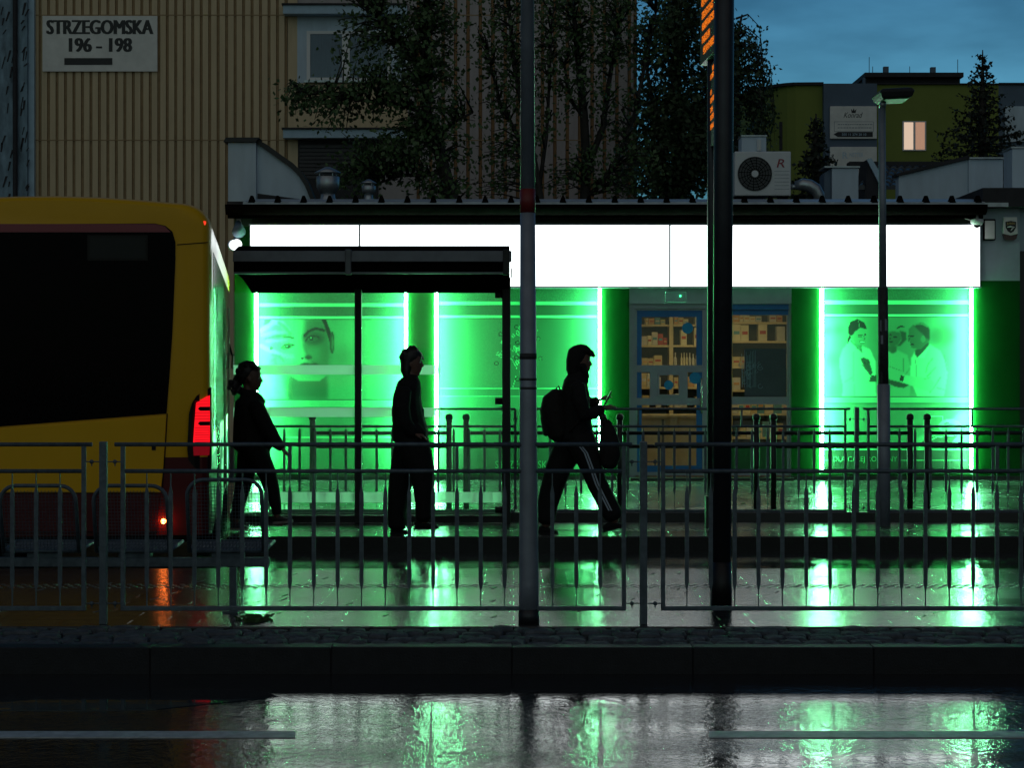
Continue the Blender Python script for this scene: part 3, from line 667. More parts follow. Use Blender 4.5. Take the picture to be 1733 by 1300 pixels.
# left window: a woman's face
p = raster(430, 690, 486, 803, 175, 215, .62); tr = lambda x, y: (420 + x / 7.645, 520 + y / 7.645); q = dict(tr=tr)
ell(p, 1180, 640, 130, 120, .42, 12, .7, tr, 1/7.645); ell(p, 1300, 300, 160, 200, .72, 14, .7, tr, 1/7.645)
poly(p, [(520, 860), (1010, 860), (1020, 1195), (470, 1195)], .34, 3, .9, **q)
poly(p, [(150, 860), (420, 860), (500, 1195), (300, 1195)], .9, 3, .6, **q)
poly(p, [(150, 140), (930, 140), (1000, 200), (1040, 330), (1052, 600), (1040, 860), (900, 960), (640, 960), (480, 860), (330, 700), (150, 600)], .66, 1, 1, **q)
poly(p, [(500, 140), (700, 140), (690, 480), (640, 700), (560, 860), (430, 700), (420, 420)], .8, 7, .9, **q)
poly(p, [(730, 140), (940, 140), (1040, 330), (1052, 600), (1040, 860), (760, 860), (790, 640), (715, 520), (700, 360)], .36, 4, .9, **q)
ell(p, 850, 600, 70, 90, .5, 5, .8, tr, 1/7.645)
poly(p, [(925, 140), (990, 140), (1055, 330), (1045, 470), (1020, 380), (975, 240)], .1, .8, 1, **q)
ell(p, 1072, 455, 32, 145, .24, .8, 1, tr, 1/7.645); ell(p, 1080, 460, 14, 100, .42, .8, 1, tr, 1/7.645)
ell(p, 830, 400, 130, 70, .16, 4, .8, tr, 1/7.645)
stroke(p, [(712, 370), (760, 312), (850, 275), (930, 285), (965, 300)], 4.2, .08, .9, 1, **q)
ell(p, 810, 408, 75, 32, .3, .8, 1, tr, 1/7.645); ell(p, 803, 402, 28, 26, .1, .5, 1, tr, 1/7.645); ell(p, 795, 394, 8, 8, .8, .4, 1, tr, 1/7.645)
stroke(p, [(725, 440), (760, 390), (820, 368), (900, 385)], 2, .05, .5, 1, **q)
stroke(p, [(440, 385), (500, 378), (565, 398)], 3.4, .3, .8, 1, **q)
poly(p, [(400, 530), (440, 490), (500, 470), (575, 490), (530, 530), (450, 550)], .45, 1, 1, **q)
ell(p, 495, 505, 32, 26, .16, .5, 1, tr, 1/7.645); ell(p, 486, 498, 8, 8, .9, .4, 1, tr, 1/7.645); stroke(p, [(405, 530), (450, 486), (510, 470), (578, 490)], 1.6, .14, .5, 1, **q)
ell(p, 683, 660, 20, 11, .08, .6, 1, tr, 1/7.645); ell(p, 765, 648, 48, 24, .16, 1.4, 1, tr, 1/7.645); stroke(p, [(705, 480), (745, 590), (770, 640)], 3, .3, 2, .7, **q)
poly(p, [(650, 745), (740, 715), (800, 735), (860, 715), (900, 760), (780, 800), (680, 790)], .16, 1.4, 1, **q)
for pts, w, tn in (([(150, 300), (300, 190), (420, 200), (500, 300)], 9, .98), ([(150, 360), (330, 320), (460, 330)], 6, .9), ([(200, 410), (330, 375), (470, 360)], 2.2, .3), ([(380, 200), (450, 250), (530, 340)], 6, .6), ([(220, 440), (380, 430), (480, 420)], 5, .92), ([(150, 500), (260, 560), (420, 620), (560, 640)], 8, .95), ([(290, 610), (400, 640), (440, 700)], 4, .5), ([(280, 700), (330, 660), (340, 760)], 4, .5)): stroke(p, pts, w, tn, 1.2, .9, **q)
poly(p, [(190, 160), (290, 145), (250, 210), (180, 235)], .35, 1, 1, **q); ell(p, 280, 530, 24, 24, .3, .6, 1, tr, 1/7.645)
bar(p, 677, 690, .75, .4); bar(p, 676.5, 677.5, .2, .2); bar(p, 690, 691, .2, .2); bar(p, 691, 803, .5, .4); bar(p, 740, 742, .8, .3)
common(p, 4, 0)
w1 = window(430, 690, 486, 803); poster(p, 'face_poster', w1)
# middle window: line drawing of a tree
p = raster(735, 1018, 486, 803, 190, 215, .5)
put(p, p.gx > 860, .42, 30, .8); bar(p, 671, 672.5, .8, .3); bar(p, 692, 693, .2, .2); bar(p, 672.5, 692, .55, .3); bar(p, 693, 760, .45, .4); bar(p, 760, 803, .30, .4); bar(p, 657, 658.6, .95, .3)
stroke(p, [(868, 655), (873, 640), (874, 622), (866, 608), (858, 600)], .9, .95, .3); stroke(p, [(884, 655), (880, 630), (890, 605)], .9, .95, .3)
rt = random.Random(4)
for i in range(34):
    a = rt.uniform(0, 6.28); r_ = 34 * math.sqrt(rt.random()); cx_, cy_ = 875 + r_ * math.cos(a) * 1.1, 580 + r_ * math.sin(a); s_ = rt.uniform(3, 7); o_ = rt.uniform(0, 3.1)
    stroke(p, [(cx_ - s_*math.cos(o_), cy_ - s_*math.sin(o_)), (cx_ + 2.5*math.sin(o_), cy_ - 2.5*math.cos(o_)), (cx_ + s_*math.cos(o_), cy_ + s_*math.sin(o_)), (cx_ - 2.5*math.sin(o_), cy_ + 2.5*math.cos(o_)), (cx_ - s_*math.cos(o_), cy_ - s_*math.sin(o_))], .8, .9, .3)
for cx_, cy_ in ((874, 553), (847, 565), (911, 573), (915, 607), (876, 580), (874, 605), (876, 642), (840, 615), (895, 590), (860, 640)):
    pt = [(cx_ + 3.6 * math.cos(-1.57 + 1.2566*i), cy_ + 3.6 * math.sin(-1.57 + 1.2566*i)) for i in range(6)]; poly(p, pt[:5], .5, .3); stroke(p, pt, 1.1, .12, .3)
common(p, 2, 0)
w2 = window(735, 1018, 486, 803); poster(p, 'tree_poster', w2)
text('STRZEGOMSKA 2', fx(838), fx(946), fz(794), fz(781), YF + .15, 'letter_pale', w2, 'window_lettering', .0)
# right window: three people
p = raster(1387, 1647, 484, 803, 190, 230, .58); tr = lambda x, y: (1400 + x / 7.877, 530 + y / 7.875); q = dict(tr=tr); S7 = 1/7.877
for a in ((-20, 230, 130, 40, .35), (180, 220, 60, 40, .3), (90, 620, 110, 90, .45), (1560, 300, 160, 130, .34), (1580, 640, 60, 100, .5), (40, 1030, 190, 90, .5)): ell(p, *a, 5, .8, tr, S7)
put(p, (p.gy > 534) & (p.gy < 668) & (p.gx > 1470) & (p.gx < 1575), .45, 9, .7)
poly(p, [(340, 340), (230, 480), (190, 600), (195, 780), (230, 960), (225, 1115), (680, 1115), (670, 640), (600, 480), (470, 430)], .82, 1, 1, **q)
stroke(p, [(350, 370), (420, 450), (490, 520), (470, 440)], 2.2, .35, .8, 1, **q); stroke(p, [(380, 520), (375, 850), (260, 920)], 1.2, .6, 1, .8, **q); stroke(p, [(380, 870), (390, 1110)], 1.2, .62, 1, .8, **q)
poly(p, [(380, 330), (480, 330), (490, 450), (470, 480), (400, 420)], .42, 1, 1, **q)
ell(p, 455, 300, 98, 130, .52, 1, 1, tr, S7)
poly(p, [(305, 190), (340, 110), (430, 75), (520, 120), (552, 200), (540, 210), (470, 185), (400, 240), (350, 300), (310, 270)], .05, .7, 1, **q)
poly(p, [(320, 290), (345, 320), (325, 360), (295, 412), (298, 350)], .08, .6, 1, **q)
stroke(p, [(440, 100), (455, 150), (450, 185)], .7, .4, .3, 1, **q)
ell(p, 465, 308, 26, 9, .12, .5, 1, tr, S7); ell(p, 533, 285, 16, 9, .12, .5, 1, tr, S7); stroke(p, [(435, 290), (495, 288)], .8, .2, .4, 1, **q); stroke(p, [(515, 300), (528, 340), (505, 348)], .8, .3, .4, 1, **q)
poly(p, [(455, 372), (500, 385), (530, 365), (520, 405), (480, 408)], .2, .5, 1, **q); ell(p, 495, 388, 24, 6, .95, .4, 1, tr, S7)
poly(p, [(470, 600), (510, 590), (590, 620), (600, 690), (635, 800), (605, 830), (500, 680)], .24, .8, 1, **q); stroke(p, [(520, 610), (530, 670), (560, 680), (585, 640)], .8, .08, .4, 1, **q); stroke(p, [(490, 680), (560, 770), (610, 830), (660, 840)], 1, .1, .5, 1, **q)
poly(p, [(600, 850), (680, 830), (680, 920), (590, 910)], .2, .8, 1, **q)
poly(p, [(820, 480), (960, 490), (1100, 560), (1150, 760), (1130, 1115), (820, 1115)], .6, 1, 1, **q)
ell(p, 965, 300, 128, 140, .48, 1.2, 1, tr, S7); poly(p, [(1000, 230), (1080, 250), (1090, 350), (1000, 440), (960, 440), (1020, 360)], .22, 1, 1, **q)
poly(p, [(845, 250), (900, 240), (1000, 250), (1020, 340), (970, 420), (900, 450), (850, 430), (830, 350)], .3, 1, 1, **q); poly(p, [(830, 440), (960, 440), (950, 510), (900, 540), (840, 500)], .28, 1, 1, **q)
for a in ((875, 285, 20, 9, .06), (935, 318, 28, 12, .06), (880, 380, 28, 14, .1), (868, 340, 8, 14, .15)): ell(p, *a, .5, 1, tr, S7)
stroke(p, [(960, 200), (1010, 170), (1050, 180)], 2.4, .12, .6, 1, **q); stroke(p, [(1040, 560), (1050, 800)], 1, .3, .8, .8, **q); stroke(p, [(830, 700), (1020, 770)], 1, .35, .6, .8, **q)
poly(p, [(1150, 600), (1200, 500), (1250, 480), (1400, 410), (1540, 500), (1620, 660), (1640, 800), (1590, 1115), (1230, 1115), (1130, 860)], .8, 1, 1, **q)
poly(p, [(1205, 490), (1380, 380), (1390, 420), (1290, 550), (1230, 590), (1200, 540)], .2, 1, 1, **q); poly(p, [(1240, 590), (1400, 420), (1330, 605)], .88, .6, 1, **q)
poly(p, [(1120, 210), (1180, 150), (1300, 130), (1390, 200), (1395, 370), (1280, 480), (1190, 470), (1150, 450), (1140, 380), (1105, 340)], .33, .8, 1, **q)
poly(p, [(1190, 160), (1290, 125), (1390, 190), (1395, 350), (1350, 330), (1300, 270), (1230, 210)], .16, 1.4, 1, **q); stroke(p, [(1200, 150), (1300, 140), (1370, 180)], 2, .5, .8, .8, **q)
ell(p, 1310, 345, 30, 48, .42, .7, 1, tr, S7); ell(p, 1160, 300, 34, 12, .08, .6, 1, tr, S7); stroke(p, [(1110, 300), (1160, 310)], 1, .1, .4, 1, **q); ell(p, 1165, 415, 26, 10, .08, .6, 1, tr, S7); stroke(p, [(1130, 330), (1110, 370), (1150, 390)], .8, .12, .4, 1, **q)
poly(p, [(820, 880), (900, 895), (1060, 940), (1130, 960), (1050, 1000), (930, 980), (820, 930)], .2, .8, 1, **q)
poly(p, [(1040, 820), (1200, 850), (1380, 860), (1460, 930), (1400, 1050), (1250, 1010), (1030, 920)], .74, .8, 1, **q); poly(p, [(1010, 830), (1060, 840), (1040, 915), (995, 900)], .12, .6, 1, **q)
for pts in ([(1440, 600), (1370, 690), (1350, 790)], [(1480, 720), (1360, 850)], [(1400, 860), (1330, 880)], [(1540, 860), (1450, 1000), (1400, 1060)], [(1590, 1020), (1500, 1000)], [(1210, 620), (1220, 850)], [(1130, 740), (1080, 810)], [(1590, 560), (1630, 760)]): stroke(p, pts, 1.3, .4, .8, .8, **q)
bar(p, 671, 672.5, .15, .2); bar(p, 672.5, 683, .72, .3); bar(p, 683, 684.2, .15, .2); bar(p, 684.2, 760, .5, .5)
put(p, (p.gy > 684.5) & (p.gx < 1440), .8, 6, .6)
poly(p, [(1387, 760), (1500, 757), (1560, 740), (1647, 690), (1647, 757), (1560, 764)], .74, 2, .7)
poly(p, [(1568, 705), (1600, 705), (1600, 730), (1568, 730)], .46, .4); stroke(p, [(1568, 730), (1568, 705), (1600, 705), (1600, 730)], 1, .95, .3)
put(p, ((p.gx-1612)/20)**2 + ((p.gy-722)/12)**2 < 1, .85, .5); put(p, ((p.gx-1607)/5)**2 + ((p.gy-718)/2)**2 < 1, .1, .4); ell(p, 1612, 726, 14, 9, .7, .5)
poly(p, [(1565, 748), (1590, 738), (1625, 738), (1612, 752), (1560, 756)], .3, .5); stroke(p, [(1560, 756), (1590, 740), (1630, 737)], 1.3, .95, .3)
bar(p, 763, 803, .22, .4); bar(p, 762, 763.4, .85, .2); bar(p, 779.5, 781, .7, .2, 1, 1395, 1411); bar(p, 779.5, 781, .7, .2, 1, 1527, 1640); bar(p, 800, 803, .4, .3)
common(p, 0, 0)
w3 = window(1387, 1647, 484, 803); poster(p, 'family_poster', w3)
text('DLA CAŁEJ RODZINY', fx(1413.5), fx(1522), fz(785), fz(773.5), YF + .15, 'letter_pale', w3, 'window_lettering', .0)

# doorway
k = MB(); FB(k, 1065, 1340, 488, 514, YF + .02, YF + .3); FB(k, 1065, 1075, 514, 808, YF + .06, YF + .2); FB(k, 1338, 1340, 514, 808, YF + .06, YF + .2); FB(k, 1075, 1338, 514, 522, YF + .08, YF + .2)
k.build('door_surround', 'frame_grey', shop)
k = MB(); FB(k, 1126, 1161, 494, 511, YF - .03, YF + .02); sb = k.build('sensor_box', 'shop_grey', shop, bevel=.006)
k = MB(); k.ball((fx(1151), YF - .035, fz(501)), .012, 8); k.build('status_light', emis('status_green', (.05, 1, .3), 5), sb)
YD = YF + .12
def leaf(nm, a, b, panes, blues, extra):
    k = MB(); xs = sorted({a, b} | {q for p_ in panes for q in p_[:2]}); ys = sorted({522, 806} | {q for p_ in panes for q in p_[2:]})
    for i in range(len(xs)-1):
        for j in range(len(ys)-1):
            mx, my = (xs[i]+xs[i+1])/2, (ys[j]+ys[j+1])/2
            if not any(p_[0] < mx < p_[1] and p_[2] < my < p_[3] for p_ in panes): FB(k, xs[i], xs[i+1], ys[j], ys[j+1], YD, YD + .05)
    d = k.build(nm, 'frame_grey', shop)
    for p_ in panes: FB(MB(), *p_, YD + .02, YD + .028).build('glass', 'pane', d)
    k = MB()
    for p_ in blues: FB(k, *p_, YD + .012, YD + .018)
    if blues: k.build('blue_film', 'blue_frame', d)
    return d
d1 = leaf('door', 1075, 1196, [(1079, 1190, 525, 618), (1079, 1101, 630, 674), (1117, 1150, 635, 668), (1165, 1190, 630, 674), (1079, 1190, 686, 800)],
          [(1079, 1190, 525, 536), (1079, 1087, 536, 618), (1180, 1190, 536, 618), (1079, 1087, 630, 674), (1181, 1190, 630, 674), (1079, 1087, 686, 789), (1180, 1190, 686, 789), (1079, 1190, 789, 800)], 0)
for cx_, cy_, r_ in ((1165, 555, 9.5), (1133, 652, 8), (1178, 640, 10)):
    k = MB(); k.v += [(fx(cx_ + r_ * math.cos(i*.2618)), YD + .0105, fz(cy_ + r_ * math.sin(i*.2618))) for i in range(24)] + [(fx(cx_ + r_ * math.cos(i*.2618)), YD + .008, fz(cy_ + r_ * math.sin(i*.2618))) for i in range(24)]
    k.f += [tuple(range(24)), tuple(range(47, 23, -1))] + [(i, (i+1) % 24, 24+(i+1) % 24, 24+i) for i in range(24)]; k.build('sticker', 'blue_sticker', d1)
k = MB(); FB(k, 1114, 1153, 632, 635, YD - .02, YD - .002); FB(k, 1114, 1153, 668, 671, YD - .02, YD - .002); FB(k, 1114, 1117, 635, 668, YD - .02, YD - .002); FB(k, 1150, 1153, 635, 668, YD - .02, YD - .002); k.build('hatch_frame', 'frame_grey', d1)
k = MB(); k.tube([(fx(1188), YD - .05, fz(640)), (fx(1188), YD - .05, fz(700))], .014, 8).tube([(fx(1188), YD, fz(645)), (fx(1188), YD - .05, fz(645))], .01, 8).tube([(fx(1188), YD, fz(695)), (fx(1188), YD - .05, fz(695))], .01, 8); k.build('handle', 'chrome', d1, True)
d2 = leaf('door', 1196, 1338, [(1215, 1334, 533, 672), (1215, 1334, 685, 800)], [], 0)
k = MB(); FB(k, 1199, 1336, 524, 532.5, YD - .004, YD - .001); FB(k, 1199, 1336, 514.5, 523.5, YF + .07, YF + .078); k.build('blue_band', 'blue_frame', d2)
k = MB(); FB(k, 1215, 1334, 755, 799, YD + .012, YD + .018); k.build('green_film', mat('green_film', (.01, .14, .03), .5), d2)
k = MB(); FB(k, 1262, 1333, 590, 671, YD + .012, YD + .018); k.build('grey_film', mat('grey_film', (.06, .085, .10), .5, var=.15), d2)
k = MB()                                             # white lace transfer on the glass
rt = random.Random(12)
for i in range(10):
    x = 1257 + i * 2.6; k.tube([(fx(x), YD + .009, fz(592 + rt.random()*14)), (fx(x + rt.uniform(-2, 2)), YD + .009, fz(656))], .003, 4)
for i in range(26):
    cx_, cy_, r_ = rt.uniform(1256, 1290), rt.uniform(615, 655), rt.uniform(1.5, 5)
    k.tube([(fx(cx_ + r_*math.cos(a*.7)), YD + .009, fz(cy_ + r_*math.sin(a*.7))) for a in range(8)], .003, 4)
k.build('lace_transfer', mat('transfer_white', (.25, .38, .45), .7), d2)

# room behind the door
XA, XB = fx(1062), fx(1420); YI = 29.9; ztop = fz(484)
k = MB(); k.box(XA - .1, XA, YF + .36, YI, ZS, ztop); k.box(XB, XB + .1, YF + .36, YI, ZS, ztop); k.box(XA - .1, XB + .1, YI, YI + .1, ZS, ztop); k.box(XA - .1, XB + .1, YF + .36, YI, ztop, ztop + .1)
k.build('inner_walls', mat('inner_wall', (.35, .30, .2), .8), shop)
k = MB(); k.box(XA, XB, YF + .36, YI, ZS - .05, fz(807)); k.build('inner_floor', mat('inner_floor', (.25, .22, .17), .3), shop)
lt = thing('ceiling_lamp', 'warm ceiling lamp inside the shop above the shelves', 'lamp', (X(1200, 28), 28, ztop))
MB().box(X(1110, 28), X(1330, 28), 27.5, 28.4, ztop - .06, ztop - .03).build('diffuser', 'warm_lamp', lt); MB().box(X(1105, 28), X(1335, 28), 27.45, 28.45, ztop - .03, ztop - .001).build('housing', 'white_frame', lt)
YSH = 29.5
def shx(px): return X(px, YSH)
def shz(py): return Z(py, YSH)
def shelf(nm, label, a, b, rows, divs):
    t = thing(nm, label, 'shelving', (shx((a+b)/2), YSH + .17, ZS), 'shelves inside the shop')
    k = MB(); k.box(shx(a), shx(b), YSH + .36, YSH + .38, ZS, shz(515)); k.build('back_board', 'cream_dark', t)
    for q in divs: MB().box(shx(q) - .03, shx(q) + .03, YSH, YSH + .355, ZS, shz(515)).build('upright', 'cream', t)
    for r_ in rows:
        for a1, b1 in zip(divs, divs[1:]): MB().box(shx(a1) + .032, shx(b1) - .032, YSH + .01, YSH + .35, shz(r_) - .03, shz(r_)).build('shelf', 'cream', t)
shelf('shop_shelving', 'wooden wall shelving with cartons seen through the left shop door', 1068, 1200, (549, 584, 619, 655, 690, 730, 770), (1070, 1136, 1198))
shelf('shop_shelving', 'wooden wall shelving with cartons seen through the right shop door', 1205, 1345, (545, 577, 620, 660, 700, 740), (1207, 1236, 1345))
BOXC = [mat('carton', c, .6, var=.1) for c in ((.62, .55, .36), (.55, .5, .42), (.42, .07, .05), (.5, .4, .2), (.12, .3, .34), (.5, .48, .42), (.55, .3, .12))]
rb = random.Random(21)
def boxes(a, b, row, hmin, hmax, wmin, wmax, label, gp, cols=(0, 0, 1, 3, 5, 4, 6), bottle=False):
    px = a
    while px < b:
        w = rb.uniform(wmin, wmax) * .8; h = rb.uniform(hmin, hmax)
        if px + w > b: break
        if rb.random() < .88:
            x0, x1, z0, z1 = shx(px), shx(px + w - .6), shz(row), shz(row - h); c = BOXC[rb.choice(cols)]
            if bottle:
                o = MB().lathe(((x0+x1)/2, YSH + .1, z0), [((x1-x0)*.45, 0), ((x1-x0)*.45, (z1-z0)*.55), ((x1-x0)*.2, (z1-z0)*.7), ((x1-x0)*.2, z1-z0)], 10).build('bottle', c); tag(o, label, 'bottle', gp)
            else:
                o = thing('carton', label, 'carton', ((x0+x1)/2, YSH + .15, z0), gp)
                MB().box(x0, x1, YSH + .03, YSH + .25, z0, z1).build('box_body', c, o, bevel=.003)
                MB().box(x0 + (x1-x0)*.15, x1 - (x1-x0)*.15, YSH + .026, YSH + .0295, z0 + (z1-z0)*.4, z0 + (z1-z0)*.6).build('printed_band', BOXC[rb.choice((4, 2, 6, 5))], o)
        px += w
L1 = 'medicine carton on a shelf seen through the left shop door'; L2 = 'medicine carton on a shelf seen through the right shop door'
G1, G2 = 'cartons behind the left shop door', 'cartons behind the right shop door'
boxes(1075, 1132, 549, 8, 13, 7, 13, L1, G1); boxes(1141, 1194, 549, 9, 14, 9, 15, L1, G1); boxes(1075, 1132, 584, 10, 22, 8, 14, L1, G1, (0, 2, 2, 1)); boxes(1141, 1194, 584, 22, 30, 13, 17, L1, G1, (0, 0, 5))
boxes(1075, 1132, 619, 10, 20, 12, 18, L1, G1, (0, 3, 3)); boxes(1075, 1132, 655, 12, 25, 8, 14, L1, G1); boxes(1141, 1194, 655, 15, 26, 9, 14, L1, G1)
boxes(1141, 1194, 619, 17, 26, 5, 8, 'small white capped bottle on a shelf behind the left shop door', 'bottles behind the left shop door', (5, 5, 0), True)
for r_ in (690, 730, 770): boxes(1075, 1132, r_, 14, 28, 10, 18, L1, G1, (0, 3, 5)); boxes(1141, 1194, r_, 14, 28, 10, 18, L1, G1, (0, 3, 5))
boxes(1240, 1340, 545, 9, 14, 8, 16, L2, G2, (0, 6, 1, 2, 5)); boxes(1240, 1340, 577, 24, 29, 16, 20, L2, G2, (0, 0, 0, 5)); boxes(1240, 1340, 620, 12, 28, 12, 20, L2, G2, (3, 3, 0)); boxes(1210, 1232, 577, 8, 14, 6, 9, L2, G2); boxes(1210, 1232, 620, 8, 14, 6, 9, L2, G2)
for r_ in (660, 700, 740): boxes(1240, 1340, r_, 14, 28, 12, 20, L2, G2)

t = thing('shop_counter', 'cream counter standing low behind the left shop door', 'counter', (X(1133, 28.2), 28.2, ZS))
MB().box(X(1070, 28.2), X(1200, 28.2), 28.2, 28.6, ZS, Z(706, 28.2)).build('front', 'cream', t); MB().box(X(1068, 28.2), X(1202, 28.2), 28.15, 28.65, Z(706, 28.2) + .002, Z(702, 28.2)).build('top', 'cream', t); MB().box(X(1120, 28.2), X(1124, 28.2), 28.19, 28.199, ZS + .02, Z(710, 28.2)).build('panel_joint', 'cream_dark', t)
# white illuminated sign over the front
sg = thing('illuminated_sign', 'long blank white light box sign running over the shop front', 'sign', (fx(1040), YF - .1, fz(487)))
zt, zl = fz(381), fz(487)
MB().box(fx(425), fx(1655), YF - .13, YF + .115, zl + .012, zt - .012).build('casing', 'frame_grey', sg)
for a, b in ((425, 610), (610, 1132), (1132, 1655)): MB().box(fx(a) + .012, fx(b) - .012, YF - .155, YF - .132, zl + .013, zt - .013).build('light_panel', 'sign_white', sg)
for q in (610, 1132): MB().box(fx(q) - .011, fx(q) + .011, YF - .165, YF - .131, zl + .012, zt - .012).build('joint_strip', 'frame_grey', sg)
MB().box(fx(424), fx(1656), YF - .16, YF + .11, zl - .008, zl + .011).box(fx(424), fx(1656), YF - .16, YF + .11, zt - .011, zt + .008).build('edge_trim', 'frame_grey', sg)
t = thing('round_light_sign', 'small round white lit sign projecting at the left corner of the shop', 'sign', (fx(404), YF - .3, fz(417)))
MB().tube([(fx(409), YF - .45, fz(417)), (fx(402), YF - .3, fz(417))], .066, 20).build('drum', 'sign_white', t)
MB().tube([(fx(400.5), YF - .295, fz(417)), (fx(398), YF - .25, fz(417))], .07, 20).build('drum_rim', 'frame_grey', t); MB().tube([(fx(400), YF - .27, fz(412)), (fx(402), YF - .0, fz(395))], .02, 8).build('bracket', 'frame_grey', t)
t = thing('horn_speaker', 'grey horn loudspeaker under the gutter at the left corner of the shop', 'loudspeaker', (fx(406), YF - .2, fz(385)))
MB().tube([(fx(404), YF - .05, fz(376)), (fx(408), YF - .25, fz(384)), (fx(411), YF - .4, fz(396))], [.03, .05, .09], 14).build('horn', 'slate_bld', t, True); MB().box(fx(402), fx(409), YF - .1, YF, fz(380), fz(370)).build('bracket', 'zinc', t)
t = thing('dome_camera', 'white dome security camera at the top right corner of the sign', 'security camera', (fx(1646), YF - .2, fz(370)))
c_ = (fx(1646), YF - .25, fz(383))
MB().lathe(c_, [(.06, 0), (.085, .03), (.085, .07), (.02, .085), (.02, .16)], 16).build('housing', 'white_frame', t, True); MB().ball((c_[0], c_[1], c_[2] + .01), .05, 12).build('dome', 'bus_dark', t, True)
MB().tube([(c_[0], c_[1], c_[2] + .15), (c_[0], YF, c_[2] + .16)], .018, 8).build('arm', 'white_frame', t); MB().tube([(c_[0] - .05, YF - .2, c_[2] + .06), (fx(1620), YF - .16, fz(368)), (fx(1500), YF - .16, fz(367))], .008, 6).build('cable', 'white_frame', t)
t = thing('wall_lamp_box', 'small pale rectangular box with dark rim on the grey wall right of the sign', 'wall box', (fx(1673), YF, fz(406)))
MB().box(fx(1663), fx(1683), YF - .07, YF - .001, fz(407), fz(371)).build('rim', 'gutter', t, bevel=.01); MB().box(fx(1664.5), fx(1681), YF - .085, YF - .071, fz(405), fz(374)).build('panel', 'white_board', t, bevel=.005)
t = thing('alarm_siren', 'white alarm siren with black shield emblem on the grey wall', 'alarm siren', (fx(1708), YF, fz(406)))
MB().prism([(fx(1697), fz(368)), (fx(1719), fz(368)), (fx(1720), fz(396)), (fx(1708), fz(399)), (fx(1696), fz(396))], YF - .08, YF - .001).build('case', 'white_board', t, bevel=.006)
MB().prism([(fx(1696), fz(396.4)), (fx(1708), fz(399.4)), (fx(1720), fz(396.4)), (fx(1718), fz(404)), (fx(1714), fz(407)), (fx(1701), fz(407)), (fx(1698), fz(404))], YF - .075, YF - .001).build('red_lens', mat('siren_lens', (.05, .012, .012), .2), t)
sh_ = MB().prism([(fx(1699), fz(376)), (fx(1708), fz(374.5)), (fx(1717), fz(376)), (fx(1716.5), fz(386)), (fx(1713), fz(392)), (fx(1708), fz(395)), (fx(1703), fz(392)), (fx(1699.5), fz(386))], YF - .086, YF - .081).build('shield', 'black_paint', t)
text('JUWEN', fx(1701), fx(1715), fz(382), fz(377), YF - .087, mat('shield_gold', (.5, .36, .12), .5), sh_, 'shield_lettering')
k = MB().tube([(fx(1702), YF-.089, fz(385)), (fx(1707), YF-.089, fz(384)), (fx(1714), YF-.089, fz(385)), (fx(1710), YF-.089, fz(388)), (fx(1708), YF-.089, fz(391))], [.006, .012, .005, .01, .004], 6); k.build('emblem', 'white_board', sh_)
# dark neighbour on the right
t = thing('dark_building', 'dark building wall at the right edge beyond the green wall', 'building', (fx(1780), YF, ZS))
MB().box(XR + .02, XR + 6, YF + .1, 33, 0, fz(425)).build('wall', 'shop_dark', t); MB().box(XR - .0 + .02, XR + 6, YF + .1, 32, fz(424), fz(352)).build('upper_wall', 'shop_grey', t)

# ------------------------------------------------------------------ bus shelter
YG = 20.0; yf = 18.75
def gx(px): return X(px, YG)
def gz(py): return Z(py, YG)
sh = thing('bus_shelter', 'black framed glass bus shelter with grey roof edge behind the walking people', 'bus shelter', (gx(620), YG, ZP))
xl, xr = gx(392), gx(866); xlf = X(394, yf); xrf = X(866, yf)
zf1, zf0, zf2 = Z(424, yf), Z(443, yf), Z(463, yf); zbk = gz(495)
MB().rings([[(xlf, yf, zf0), (xrf, yf, zf0), (xrf, yf + .02, zf1), (xlf, yf + .02, zf1)], [(xlf, yf + .05, zf0), (xrf, yf + .05, zf0), (xrf, yf + .06, zf1), (xlf, yf + .06, zf1)]]).build('front_fascia', 'shelter_grey', sh, bevel=.006)
MB().rings([[(xlf, yf + .06, zf2), (xrf - .03, yf + .06, zf2), (xrf - .03, yf + .075, zf0 + .003), (xlf, yf + .075, zf0 + .003)], [(xlf, yf + .1, zf2), (xrf - .03, yf + .1, zf2), (xrf - .03, yf + .12, zf0 + .003), (xlf, yf + .12, zf0 + .003)]]).build('rain_gutter', 'shelter_grey', sh)
n = 12; top = []; bot = []
for i in range(n + 1):
    f = i / n; y = yf + .06 + f * (YG + .12 - yf - .06); top.append((y, zf1 - .005 + .14 * math.sin(math.pi * f) - f * .12)); bot.append((y, (zf2 + .02) * (1 - f) + zbk * f + .03 * math.sin(math.pi * f)))
pr = top + bot[::-1]
MB().rings([[(x + (0 if x > 0 else 0), y, z) for y, z in pr] for x in (xlf, xrf - .02)]).build('roof', 'roof_liner', sh)
for px in (606.5, 857):
    x = gx(px); w = .034 if px > 600 and px < 700 else .042
    MB().box(x - w, x + w, YG - .05, YG + .05, ZP, gz(470)).build('post', 'shelter_black', sh, bevel=.006)
    xx = X(px if px > 500 else 402, yf)
    MB().prism([(0, 0)] * 0 or [(x - .03, zf2 - .01), (x + .03, zf2 - .01), (x + .03, zf1 + .012), (x - .03, zf1 + .012)], yf - .01, yf + .058).build('roof_arm', 'shelter_grey' if px < 700 else 'shelter_black', sh, bevel=.01)
